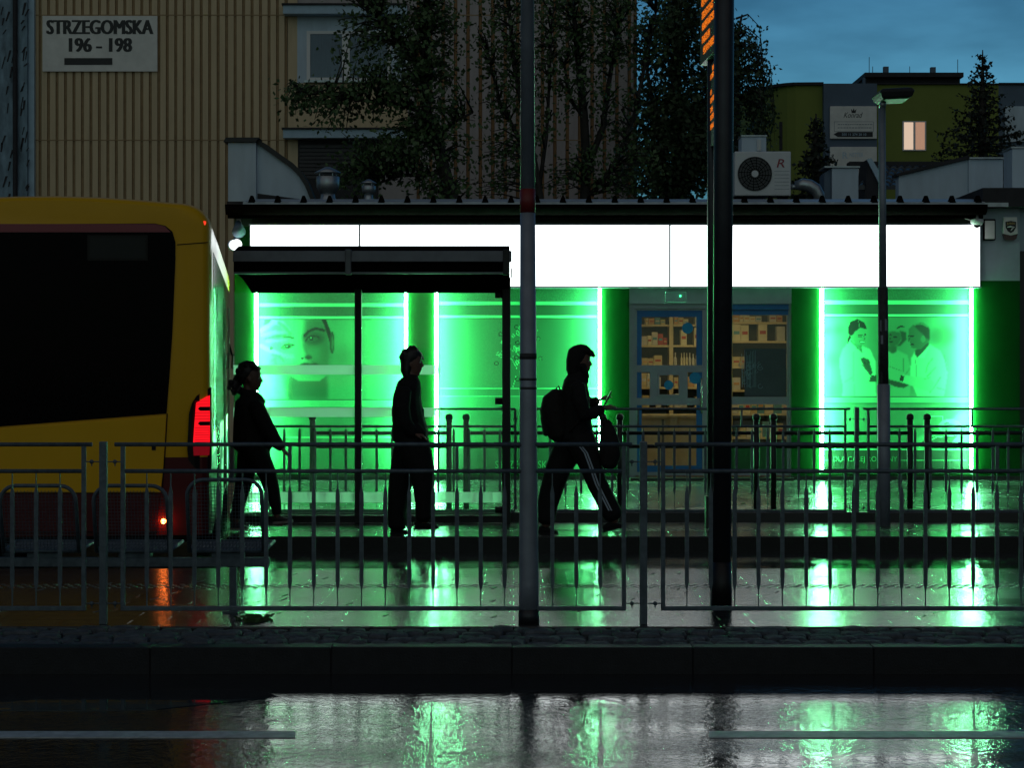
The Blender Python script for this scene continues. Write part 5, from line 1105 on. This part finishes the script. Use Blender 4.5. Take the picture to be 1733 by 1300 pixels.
def spruce(label, Y, px, ptop, pbot, wbot, n, seed, dn=40):
    rs = random.Random(seed); t = thing('spruce_tree', label, 'tree', (X(px, Y), Y, 0), 'spruces before the olive building'); s = Y / F
    H = (pbot - ptop) * s; zt = Z(ptop, Y); k = MB().tube([(X(px, Y), Y, 0), (X(px, Y), Y, zt - H * .5), (X(px, Y), Y, zt)], [.14, .09, .012], 8); pts, dirs = [], []
    for i in range(n):
        f = (i + .5) / n; z = zt - .1 - H * f ** .9; r = wbot * s * (f ** 1.1) * rs.uniform(.6, 1.2) + .1
        for a in range(6):
            an = a * 1.047 + rs.uniform(-.4, .4) + i; e = Vector((math.cos(an) * r, math.sin(an) * r, r * (.55 - .75 * f) + rs.uniform(-.06, .06))); o = Vector((X(px, Y), Y, z)); m_ = o + e * .5 - Vector((0, 0, r * .06)); k.tube([o, m_, o + e], [.022, .014, .005], 4)
            for j in range(int(dn * (r + .12) * (.35 + .6 * f))):
                q = rs.random() ** .8; c = o.lerp(m_, q*2) if q < .5 else m_.lerp(o + e, q*2-1); pts.append((c.x + rs.gauss(0, .035), c.y + rs.gauss(0, .035), c.z + rs.gauss(-.02, .035)))
    k.build('trunk', 'bark', t, True); leaves('crown', 'needle', pts, .1, t, seed, .1)
spruce('tall spruce with a bare pointed leader at the right edge', 46, 1663, 84, 300, 105, 17, 23, 60)
spruce('small narrow spruce standing left of the company boards', 40, 1381, 192, 330, 48, 12, 29, 70)

# ------------------------------------------------------------------ bus
HW = 1.275; CB = BO - BR * HW
bus = thing('city_bus', 'yellow and dark red city bus seen from behind with a glowing tail lamp', 'bus', (CB.x, CB.y, 0))
def BP(u, l, z): return (CB.x + BR.x*u + BH.x*l, CB.y + BR.y*u + BH.y*l, z)
def bpx(px, py, l=0):                                 # photo point on the plane of the rear face
    d = Vector(((px - CX) / F, 1)); c = CB + BH * l; s_ = c.dot(BH) / d.dot(BH); p_ = d * s_
    return ((p_ - CB).dot(BR), EYE - (py - HY) / F * s_)
def sect(z0, z1, ins, rt=.24, n=8):
    w = HW - ins; pts = [(-w, z0), (w, z0)] if rt == 0 else [(-w, z0 + 0), (w, z0)]
    if rt:
        for i in range(n + 1): a = i / n * math.pi / 2; pts.append((w - rt + rt * math.cos(a) - .0, z1 - ins * .6 - rt * .8 + rt * .8 * math.sin(a)))
        m_ = 6
        for i in range(1, m_): f = i / m_; pts.append(((w - rt) * (1 - 2 * f), z1 - ins * .6 + .05 * math.sin(math.pi * f)))
        for i in range(n + 1): a = math.pi / 2 + i / n * math.pi / 2; pts.append((-w + rt + rt * math.cos(a), z1 - ins * .6 - rt * .8 + rt * .8 * math.sin(a)))
    else: pts += [(w, z1), (-w, z1)]
    return pts
LB = 10.4
def loft(nm, m, z0, z1, rt, stations):
    return MB().rings([[BP(u, l, z) for u, z in sect(z0, z1, i, rt)] for l, i in stations]).build(nm, m, bus, False, .0)
st_ = [(0, .075), (.02, .04), (.05, .018), (.10, .004), (.2, 0), (LB - .3, 0), (LB - .1, .03), (LB, .12)]
bd = loft('body', 'bus_yellow', .955, 3.10, .26, st_)
for p_ in bd.data.polygons: p_.use_smooth = True
bd.modifiers.new('e', 'EDGE_SPLIT').split_angle = R(35)
loft('skirt', 'bus_red', .30, .954, 0, st_)
loft('underframe', 'tail_black', .22, .298, 0, [(.3, .2), (LB - .4, .2)])
def rear(nm, m, pts, d0=-.012, d1=-.002, par=None, bev=0):
    uv = [bpx(a, b) if isinstance(a, (int, float)) and not isinstance(a, bool) else a for a, b in pts]
    k = MB(); n = len(uv); k.v = [BP(u, d0, z) for u, z in uv] + [BP(u, d1, z) for u, z in uv]
    k.f = [tuple(reversed(range(n))), tuple(n + i for i in range(n))] + [(i, (i+1) % n, n+(i+1) % n, n+i) for i in range(n)]
    return k.build(nm, m, par or bus, False, bev)
LL = -112                                            # the far left edge of the rear window, outside the photo
w_ = rear('rear_window', 'bus_dark', [(LL, 395), (LL + 20, 380), (262, 378), (280, 382), (292, 392), (297, 410), (297, 440), (292, 560), (288, 620), (282, 700), (0, 722), (LL - 4, 731)])
rear('top_band', 'bus_maroon', [(LL + 12, 379), (262, 379), (279, 383), (289, 393), (LL + 2, 393)], -.016, -.0125, w_)
rear('route_display', 'tail_black', [(148, 398), (250, 398), (250, 441), (148, 441)], -.0155, -.0125, w_); rear('display_screen', 'screen', [(152, 402), (246, 402), (246, 437), (152, 437)], -.018, -.016, w_)
ep = rear('engine_cover', 'bus_yellow', [(LL - 4, 735), (282, 704), (277, 790), (272, 834), (LL - 4, 834)], -.03, -.002, None, .006)
rear('red_bumper', 'bus_red', [(LL - 4, 837), (271, 837), (268, 900), (LL - 4, 900)], -.034, -.002, None, .006)
rear('lock', 'tail_black', [(257, 755), (264, 755), (264, 762), (257, 762)], -.036, -.0305, ep)
k = MB().tube([BP(*[bpx(260, 0)[0] if 0 else bpx(356, 412)[0] - .0, 0][:1], -.0, bpx(356, 412)[1]) if 0 else BP(bpx(300, 414)[0], -.004, bpx(300, 414)[1]), BP(bpx(352, 410)[0], -.004, bpx(352, 410)[1])], .004, 6); k.build('panel_seam', 'tail_black', bus)
k = MB().tube([BP(bpx(283, 700)[0], -.006, bpx(283, 700)[1]), BP(bpx(279, 770)[0], -.006, bpx(279, 770)[1]), BP(bpx(274, 835)[0], -.006, bpx(274, 835)[1])], .005, 6); k.build('panel_seam', 'tail_black', bus)
def lamp(mirror):
    q = (lambda pts: pts) if not mirror else (lambda pts: [((-bpx(a, b)[0], bpx(a, b)[1])) for a, b in pts])
    def r_(nm, m, pts, d0, d1, par=None):
        uv = [bpx(a, b) for a, b in pts]; uv = [(-u, z) for u, z in uv][::-1] if mirror else uv
        k = MB(); n = len(uv); k.v = [BP(u, d0 + max(0, abs(u) - 1.12) * .5, z) for u, z in uv] + [BP(u, d1 + max(0, abs(u) - 1.12) * .5, z) for u, z in uv]
        k.f = [tuple(reversed(range(n))), tuple(n + i for i in range(n))] + [(i, (i+1) % n, n+(i+1) % n, n+i) for i in range(n)]
        return k.build(nm, m, par or bus)
    h = r_('tail_lamp', 'tail_black', [(357.5, 655), (346, 661), (333, 670), (325, 682), (320, 700), (317, 760), (319, 778), (330, 792), (357.5, 800)], -.03, .03)
    r_('lens', 'tail_red' if not mirror else 'tail_dim', [(355, 669), (345, 674), (332, 682), (329, 720), (327, 752), (355, 752)], -.045, -.031, h)
    r_('lower_lens', 'tail_dim', [(355, 753.5), (327, 753.5), (328, 771), (354, 771)], -.043, -.031, h)
    for y_ in (692, 717): r_('lens_bar', 'tail_black', [(355, y_ - 3.5), (338, y_ - 3.5), (335, y_), (339, y_ + 3.5), (355, y_ + 3.5)], -.05, -.0455, h)
    for y_ in (679, 684, 699, 704, 709, 724, 728, 732, 736, 740, 744, 748): r_('lens_rib', 'tail_dim', [(355, y_), (330, y_), (330, y_ + .8), (355, y_ + .8)], -.047, -.0455, h)
lamp(False); lamp(True)
u, z = bpx(277, 882); MB().tube([BP(u, -.034, z), BP(u, -.055, z)], .021, 14).build('fog_lamp', 'fog_lamp', bus)
u, z = bpx(354, 378); MB().tube([BP(HW - .06, .03, z + .02), BP(HW - .06, .03, z - .05)], .016, 10).build('marker_lamp', 'marker_red', bus)
def side(nm, m, l0, l1, z0, z1, off=.004, s_=1, th=.003, par=None):
    k = MB(); v = [(l0, z0), (l1, z0), (l1, z1), (l0, z1)]
    k.v = [BP(s_ * (HW + off), l, z) for l, z in v] + [BP(s_ * (HW + off - th), l, z) for l, z in v]; k.f = [(0,1,2,3), (7,6,5,4), (0,4,5,1), (1,5,6,2), (2,6,7,3), (3,7,4,0)]
    return k.build(nm, m, par or bus)
for s_ in (1, -1): side('side_window', 'bus_side_glass', .7, LB - .5, 1.15, 2.72, .004, s_)
for l in (2.6, 6.2, 9.2):
    dr = side('door', 'bus_side_glass', l - .6, l + .6, .36, 2.5, .009, 1)
    side('door_frame', 'rubber', l - .015, l + .015, .36, 2.5, .014, 1, .004, dr)
for l in (2.0 if False else 4.3, 7.9):
    for s_ in (1, -1):
        k = MB().tube([BP(s_ * (HW + .006), l, .48), BP(s_ * (HW - .27), l, .48)], .48, 28).build('wheel', 'rubber', bus); MB().tube([BP(s_ * (HW + .012), l, .48), BP(s_ * (HW + .0062), l, .48)], .28, 20).build('rim', 'zinc', k)
loft('roof_pod', 'slate_bld', 3.06, 3.20, .1, [(1.2, .5), (1.5, .35), (5, .35), (5.4, .5)])
mr = MB().rings([[BP(HW + a, LB - .25 + d, z) for a, z in ((.02, 1.72), (.2, 1.66), (.21, 1.86), (.03, 1.92))] for d in (0, .12)]).build('mirror', 'chrome', bus, False, .02); MB().tube([BP(HW + .03, LB - .2, 1.9), BP(HW - .05, LB - .1, 2.2)], .015, 8).build('mirror_arm', 'tail_black', mr)

# ------------------------------------------------------------------ people
class Fig:
    """outlines are given as centre and half width in photo pixels on the plane of the person, with a depth offset and half depth in metres"""
    def __init__(s, Y): s.Y = Y; s.s = Y / F
    def P(s, px, py, d=0): return Vector((X(px, s.Y), s.Y + d, Z(py, s.Y)))
    def limb(s, k, pts, n=14, grow=1.0):
        pts = [(*q, 0)[:5] if len(q) < 5 else q for q in pts]; rg = []; L = len(pts)
        def ring(c, t, a, b):
            u = Vector((t.z, 0, -t.x)); u = u.normalized() if u.length > 1e-6 else Vector((1, 0, 0)); w = Vector((0, 1, 0))
            return [c + u * a * math.cos(2*math.pi*i/n) + w * b * math.sin(2*math.pi*i/n) for i in range(n)]
        C = [s.P(q[0], q[1], q[3]) for q in pts]
        for i, q in enumerate(pts):
            t = (C[min(i+1, L-1)] - C[max(i-1, 0)]); t.y = 0; t.normalize()
            a, b = q[2] * s.s * grow, q[4] * grow
            if i == 0: rg.append(ring(C[0] - t * a * .45, t, a * .55, b * .55))
            rg.append(ring(C[i], t, a, b))
            if i == L - 1: rg.append(ring(C[i] + t * a * .45, t, a * .55, b * .55))
        k.rings(rg); return k
    def hand(s, k, px, py, d, ang, curl=.5, length=.18):
        """palm and five fingers; ang is the pointing direction in the x-z plane"""
        c = s.P(px, py, d); f = Vector((math.cos(ang), 0, math.sin(ang))); side = Vector((0, 1, 0)); dn = Vector((math.sin(ang), 0, -math.cos(ang)))
        pl = c + f * length * .45
        k.rings([[p_ + side * .04 * w * math.cos(2*math.pi*i/10) + dn * .016 * w * math.sin(2*math.pi*i/10) for i in range(10)] for p_, w in ((c - f*.03, .7), (c, .75), (c.lerp(pl, .5), 1.0), (pl, 1.0), (pl + f*.008, .7))])
        for i, (o, L) in enumerate(((-.031, .062), (-.011, .075), (.010, .07), (.029, .054))):
            a = pl + side * o - f * .01; b = a + f * L * .5 + dn * L * .3 * curl; e = b + f * L * .42 * (1 - curl * .5) + dn * L * .55 * curl; k.tube([a, b, e], [.0095, .0088, .007], 7)
        a = c + f * .02 - side * .035; b = a + f * .03 - side * .022 + dn * .014; e = b + f * .03 + dn * .014; k.tube([a, b, e], [.012, .0105, .008], 7)
    def head(s, k, cx, top, chin, w, tilt=0, dep=.075):
        """a head in profile looking right: skull, jaw, brow, nose, lips, chin and ears"""
        h = chin - top; T = lambda f: top + h * f
        s.limb(k, [(cx - 1 * w, T(.04), w * .45, 0, dep * .5), (cx - .04 * w, T(.14), w * .82, 0, dep * .85), (cx - .04 * w, T(.32), w * .98, 0, dep), (cx, T(.5), w * .95, 0, dep * .97), (cx + .1 * w, T(.68), w * .8, 0, dep * .85), (cx + .22 * w, T(.84), w * .62, 0, dep * .68), (cx + .36 * w, T(.96), w * .42, 0, dep * .42)][1:])
        s.limb(k, [(cx + .86 * w, T(.46), w * .07, 0, .010), (cx + .98 * w, T(.56), w * .10, 0, .012), (cx + 1.1 * w, T(.64), w * .10, 0, .014), (cx + .92 * w, T(.67), w * .08, 0, .014)], 8)
        s.limb(k, [(cx + .72 * w, T(.42), w * .2, 0, .045), (cx + .8 * w, T(.45), w * .12, 0, .04)], 8)
        s.limb(k, [(cx + .84 * w, T(.75), w * .12, 0, .022), (cx + .9 * w, T(.78), w * .07, 0, .02)], 8); s.limb(k, [(cx + .8 * w, T(.83), w * .12, 0, .02), (cx + .86 * w, T(.84), w * .06, 0, .018)], 8)
        s.limb(k, [(cx + .6 * w, T(.95), w * .2, 0, .022), (cx + .7 * w, T(.95), w * .12, 0, .018)], 8)
        for d in (-1, 1): k.ball(s.P(cx - .12 * w, T(.56), d * dep * .95), .028, 10, (.6, .3, 1))
    def eyes(s, par, cx, top, chin, w, dep=.075):
        for d in (-1, 1): MB().ball(s.P(cx + .72 * w, top + (chin - top) * .51, d * .03), .011, 8).build('eye', 'eye', par, True)
    def shoe(s, nm, par, hx, hy, tx_, ty, d, m='shoe'):
        """heel and toe points of the sole in photo pixels"""
        a, b = s.P(hx, hy, d), s.P(tx_, ty, d); f = (b - a); L = f.length; f.normalize(); up = Vector((-f.z, 0, f.x)); up = up if up.z > 0 else -up; w = Vector((0, 1, 0))
        k = MB(); rg = []
        for q, hh, ww in ((-.02, .035, .026), (.02, .062, .034), (.25, .068, .036), (.45, .06, .038), (.65, .042, .045), (.85, .03, .042), (.97, .022, .028), (1.02, .014, .014)):
            c = a + f * L * q + up * (hh * .5 + .012); rg.append([c + w * ww * math.cos(2*math.pi*i/12) + up * hh * .52 * math.sin(2*math.pi*i/12) for i in range(12)])
        o = k.rings(rg).build(nm, m, par, True)
        k = MB(); rg = []
        for q, ww in ((-.03, .024), (.02, .036), (.3, .034), (.5, .036), (.7, .047), (.88, .043), (1.0, .028), (1.04, .012)):
            c = a + f * L * q; rg.append([c + w * ww, c - w * ww, c - w * ww + up * .022, c + w * ww + up * .022])
        k.rings(rg).build('sole', 'sole' if m == 'shoe' else 'cloth', o); return o

def person(label, Y, px): return thing('person', label, 'person', (X(px, Y), Y, ZP), 'people walking along the far platform')

# woman with curly tied hair in a flared coat, stepping out behind the bus
fg = Fig(18.85); p = person('woman with curly dark hair tied back walking beside the bus in a loose dark coat', 18.85, 425)
coat = [(424, 670, 15, 0, .10), (422, 680, 24, 0, .17), (424, 700, 29, 0, .19), (427, 722, 33, 0, .18), (430, 742, 37, 0, .19), (432, 752, 38, 0, .19)]
armr = [(437, 684, 12, -.19, .07), (450, 712, 14, -.21, .075), (463, 735, 13, -.21, .065), (474, 750, 10, -.21, .055), (481, 757, 7.5, -.21, .042)]
arml = [(412, 684, 12, .19, .07), (408, 712, 12, .21, .07), (410, 738, 10, .2, .06), (422, 752, 8, .18, .045)]
lega = [(428, 752, 22, -.06, .13), (441, 775, 19, -.09, .115), (455, 802, 15.5, -.10, .09), (463, 830, 13, -.10, .075), (469, 855, 9.5, -.10, .06), (471, 868, 8, -.10, .05)]
legb = [(424, 752, 22, .06, .13), (418, 778, 19, .09, .115), (413, 805, 16, .10, .09), (406, 835, 13, .10, .075), (400, 862, 11, .10, .065), (397, 876, 9.5, .10, .06)]
k = MB(); fg.head(k, 425, 618, 661, 18); fg.limb(k, [(419, 652, 8, 0, .05), (420, 668, 10, 0, .055), (421, 680, 16, 0, .09)])
for l_ in (coat, armr, arml): fg.limb(k, l_, grow=.8)
for l_ in (lega, legb): fg.limb(k, l_ + [(l_[-1][0] + 1, l_[-1][1] + 14, 6, l_[-1][3], .035), (l_[-1][0] + 9, l_[-1][1] + 19, 5, l_[-1][3], .035)], grow=.8)
fg.hand(k, 482, 757, -.21, R(-50), .35); fg.hand(k, 424, 753, .18, R(-60), .4)
body = smooth_mesh('body', k, 'skin', p, .009, 2); fg.eyes(body, 425, 618, 661, 18)
k = MB(); [fg.limb(k, q) for q in (coat, armr, arml)]
fg.limb(k, [(411, 664, 8, 0, .08), (428, 668, 9, 0, .085), (440, 676, 7, 0, .06), (448, 681, 3, 0, .03)])
smooth_mesh('coat', k, 'cloth2', p, .011)
k = MB(); [fg.limb(k, q) for q in (lega, legb)]; smooth_mesh('trousers', k, 'cloth', p, .011)
fg.shoe('shoe', p, 388, 899, 418, 899, .10); fg.shoe('shoe', p, 465, 886, 497, 883, -.10)
k = MB(); rh = random.Random(2)
fg.limb(k, [(410, 648, 6, 0, .05), (411, 638, 13, 0, .08), (418, 628, 19, 0, .084), (426, 621, 15, 0, .07), (430, 617, 8, 0, .04)])
for i in range(46):
    a = rh.random(); cx_ = 398 + rh.gauss(0, 5) + 6 * a; cy_ = 640 + 24 * rh.random() + rh.gauss(0, 2); k.ball(fg.P(cx_, cy_, rh.gauss(0, .03)), rh.uniform(.016, .03), 7)
for i in range(40):
    a = rh.uniform(.6, 3.5); k.ball(fg.P(422 + 20 * math.cos(a), 632 - 14 * math.sin(a), rh.gauss(0, .05)), rh.uniform(.012, .022), 7)
smooth_mesh('hair', k, 'hair', p, .008, 1)

# person with thick short hair in a dark jacket and baggy trousers
fg = Fig(18.7); p = person('person with thick short hair in a dark jacket and very baggy trousers walking right', 18.7, 698)
jac = [(698, 640, 14, 0, .08), (693, 652, 21, 0, .15), (689, 672, 24, 0, .20), (689, 695, 26.5, 0, .20), (692, 715, 28.5, 0, .19), (694, 732, 31, 0, .19), (694, 745, 30, 0, .18)]
arm = lambda d: [(686, 660, 13, d * .2, .065), (682, 690, 14, d * .23, .068), (687, 715, 13, d * .23, .06), (702, 733, 10, d * .2, .05)]
lega = [(698, 745, 28, -.07, .15), (705, 768, 27, -.10, .14), (715, 795, 22, -.11, .13), (718, 825, 18, -.11, .125), (718, 852, 14.5, -.11, .115), (718, 876, 14, -.11, .11)]
legb = [(695, 745, 26, .07, .15), (687, 772, 25, .10, .14), (680, 802, 22, .11, .13), (674, 835, 19, .11, .125), (671, 866, 16.5, .11, .12), (672, 892, 16.5, .11, .11)]
k = MB(); fg.head(k, 697, 590, 636, 18); fg.limb(k, [(694, 625, 9, 0, .055), (694, 642, 11, 0, .06), (693, 654, 17, 0, .1)])
for l_ in (jac, arm(-1), arm(1)): fg.limb(k, l_, grow=.78)
for l_ in (lega, legb): fg.limb(k, l_ + [(l_[-1][0] + 2, l_[-1][1] + 8, 11, l_[-1][3], .06)], grow=.6)
fg.hand(k, 703, 734, -.2, R(-10), .7); fg.hand(k, 703, 734, .2, R(-10), .7)
body = smooth_mesh('body', k, 'skin', p, .009, 2); fg.eyes(body, 697, 590, 636, 18)
k = MB(); [fg.limb(k, q) for q in (jac, arm(-1), arm(1))]
fg.limb(k, [(689, 640, 12, 0, .09), (700, 645, 12, 0, .085), (708, 652, 5, 0, .05)]); fg.limb(k, [(704, 725, 12, -.17, .04), (716, 738, 10, -.17, .04)]); k.box(*sorted((fg.P(713, 0).x, fg.P(718, 0).x)), fg.Y - .03, fg.Y + .03, fg.P(0, 704).z, fg.P(0, 692).z)
smooth_mesh('jacket', k, 'cloth', p, .011)
k = MB(); [fg.limb(k, q) for q in (lega, legb)]; smooth_mesh('trousers', k, 'cloth', p, .012)
fg.shoe('shoe', p, 660, 907, 690, 907, .11, 'cloth'); fg.shoe('shoe', p, 703, 895, 741, 894, -.11, 'cloth')
k = MB(); fg.limb(k, [(689, 639, 6, 0, .07), (688, 628, 10.5, 0, .08), (691, 612, 13.5, 0, .083), (695, 602, 17.5, 0, .086), (697, 594, 16, 0, .075), (697, 589, 9, 0, .045)])
for i in range(60):
    a = rh.uniform(.1, 3.9); k.ball(fg.P(696 + 16.5 * math.cos(a), 608 - 16 * math.sin(a), rh.gauss(0, .04)), rh.uniform(.016, .024), 7)
for i in range(6): k.tube([fg.P(706 + rh.uniform(-3, 4), 596 + rh.uniform(-2, 3), rh.gauss(0, .03)), fg.P(714 + rh.uniform(0, 4), 604 + rh.uniform(0, 8), rh.gauss(0, .03))], [.014, .006], 6)
smooth_mesh('hair', k, 'hair', p, .008, 1)

# hooded person with rucksack, phone and hanging bag
fg = Fig(18.6); p = person('hooded person in striped track trousers striding right while holding a phone', 18.6, 985)
jac = [(978, 630, 13, 0, .09), (974, 645, 20, 0, .16), (973, 668, 25, 0, .19), (973, 695, 26, 0, .19), (974, 720, 28, 0, .18), (976, 742, 30, 0, .18)]
arma = [(976, 652, 13, -.19, .065), (981, 680, 13, -.23, .066), (988, 702, 12, -.23, .062), (1003, 699, 10.5, -.2, .055), (1018, 691, 8, -.15, .042)]
armb = [(980, 652, 12, .19, .065), (988, 675, 12, .22, .06), (1000, 684, 11, .2, .055), (1012, 679, 8, .14, .042)]
lega = [(980, 742, 27, -.06, .15), (991, 765, 23, -.09, .13), (1001, 792, 19, -.10, .11), (1010, 818, 17.5, -.10, .10), (1022, 842, 16.5, -.10, .095), (1032, 862, 17.5, -.10, .095), (1038, 872, 17, -.1, .095)]
legb = [(972, 742, 28, .06, .15), (958, 768, 25, .09, .13), (945, 795, 22, .10, .115), (935, 825, 20, .10, .105), (927, 855, 18, .10, .1), (924, 882, 16, .10, .1)]
k = MB(); fg.head(k, 983, 588, 634, 17); fg.limb(k, [(979, 624, 9, 0, .055), (978, 642, 11, 0, .06), (976, 652, 17, 0, .1)])
for l_ in (jac, arma, armb): fg.limb(k, l_, grow=.78)
for l_ in (lega, legb): fg.limb(k, l_ + [(l_[-1][0] + 1, l_[-1][1] + 10, 11, l_[-1][3], .06)], grow=.65)
fg.hand(k, 1019, 690, -.14, R(12), .5); fg.hand(k, 1014, 678, .12, R(25), .6)
body = smooth_mesh('body', k, 'skin', p, .009, 2); fg.eyes(body, 983, 588, 634, 17)
k = MB(); [fg.limb(k, q) for q in (jac, arma, armb)]
fg.limb(k, [(967, 634, 8, 0, .09), (978, 640, 14, 0, .1), (992, 646, 8, 0, .08)])
smooth_mesh('hooded_jacket', k, 'cloth', p, .011)
k = MB(); fg.limb(k, [(974, 638, 11, 0, .09), (970, 626, 12, 0, .1), (972, 612, 14.5, 0, .106), (977, 600, 17.5, 0, .104), (983, 591, 14, 0, .09), (984, 585, 6, 0, .05)])
fg.limb(k, [(976, 590, 7, 0, .09), (990, 591, 8, 0, .085), (1000, 598, 6, 0, .07), (1006, 603, 3, 0, .055)]); fg.limb(k, [(992, 640, 6, 0, .08), (990, 630, 6, 0, .09), (985, 618, 8, 0, .1)])
smooth_mesh('hood', k, 'cloth', p, .011)
k = MB(); [fg.limb(k, q) for q in (lega, legb)]; tr_ = smooth_mesh('trousers', k, 'cloth', p, .012)
for q_ in (-2.2, 2.2):
    k = MB(); pts = []
    for (a, b, w_, d, h_) in lega[1:-1]: pts.append((a + q_ - 1, b, d - h_ - .004))
    pts = [(982 + q_, 755, -.235)] + [(a, b, d) for a, b, d in pts]
    k.v = []
    for a, b, d in pts: k.v += [fg.P(a - 1.3, b, d), fg.P(a + 1.3, b, d), fg.P(a + 1.3, b, d + .012), fg.P(a - 1.3, b, d + .012)]
    k.v = [tuple(v) for v in k.v]; k.f = [(4*i+j, 4*i+(j+1) % 4, 4*i+4+(j+1) % 4, 4*i+4+j) for i in range(len(pts)-1) for j in range(4)]
    k.build('stripe', 'stripe', p)
fg.shoe('shoe', p, 1022, 900, 1056, 890, -.10, 'cloth'); fg.shoe('shoe', p, 912, 906, 944, 906, .10, 'cloth')
t = thing('rucksack', 'bulky black rucksack on the back of the hooded person', 'rucksack', tuple(fg.P(935, 740)))
k = MB(); fg.limb(k, [(944, 664, 11, 0, .11), (939, 676, 21, 0, .14), (938, 696, 25, 0, .15), (942, 718, 24, 0, .15), (946, 738, 18, 0, .14)]); smooth_mesh('pack', k, 'black_steel' if 0 else 'cloth2', t, .012)
MB().tube([fg.P(944, 668), fg.P(942, 656), fg.P(945, 653), fg.P(948, 660), fg.P(954, 668)], .008, 8).build('grab_loop', 'cloth2', t, True); k = MB(); fg.limb(k, [(921, 705, 7, 0, .1), (926, 735, 7, 0, .1)]); smooth_mesh('front_pocket', k, 'cloth', t, .01)
for d in (-.1, .1): MB().tube([fg.P(952, 664, d), fg.P(975, 646, d * 1.3), fg.P(994, 664, d * 1.4), fg.P(990, 700, d * 1.7), fg.P(962, 730, d * 1.9)], .014, 8).build('strap', 'cloth2', t, True)
t = thing('carrier_bag', 'large dark bag hanging from the forearm of the hooded person', 'bag', tuple(fg.P(1028, 790)))
k = MB(); fg.limb(k, [(1026, 712, 6, -.16, .03), (1028, 728, 13, -.16, .06), (1030, 750, 18, -.16, .08), (1031, 770, 18.5, -.16, .085), (1029, 786, 14, -.16, .075)]); smooth_mesh('sack', k, 'cloth2', t, .011)
for d in (-.19, -.13): MB().tube([fg.P(1021, 722, d), fg.P(1015, 702, d), fg.P(1013, 690, d), fg.P(1020, 700, d), fg.P(1031, 722, d)], .006, 6).build('strap', 'cloth2', t, True)
t = thing('mobile_phone', 'dark mobile phone held up by the hooded person', 'phone', tuple(fg.P(1026, 675)))
c_ = fg.P(1028, 676); MB().rings([[c_ + Vector((.012 * q + .05 * w, d, .10 * w - .02 * q)) for q, d in ((-.4, -.035), (.4, -.035), (.4, .035), (-.4, .035))] for w in (-.75, .75)]).build('phone_body', 'screen', t, bevel=.003)

for o in SC.objects:                                 # round off the shared bookkeeping
    if o.type == 'EMPTY': o.empty_display_size = .05
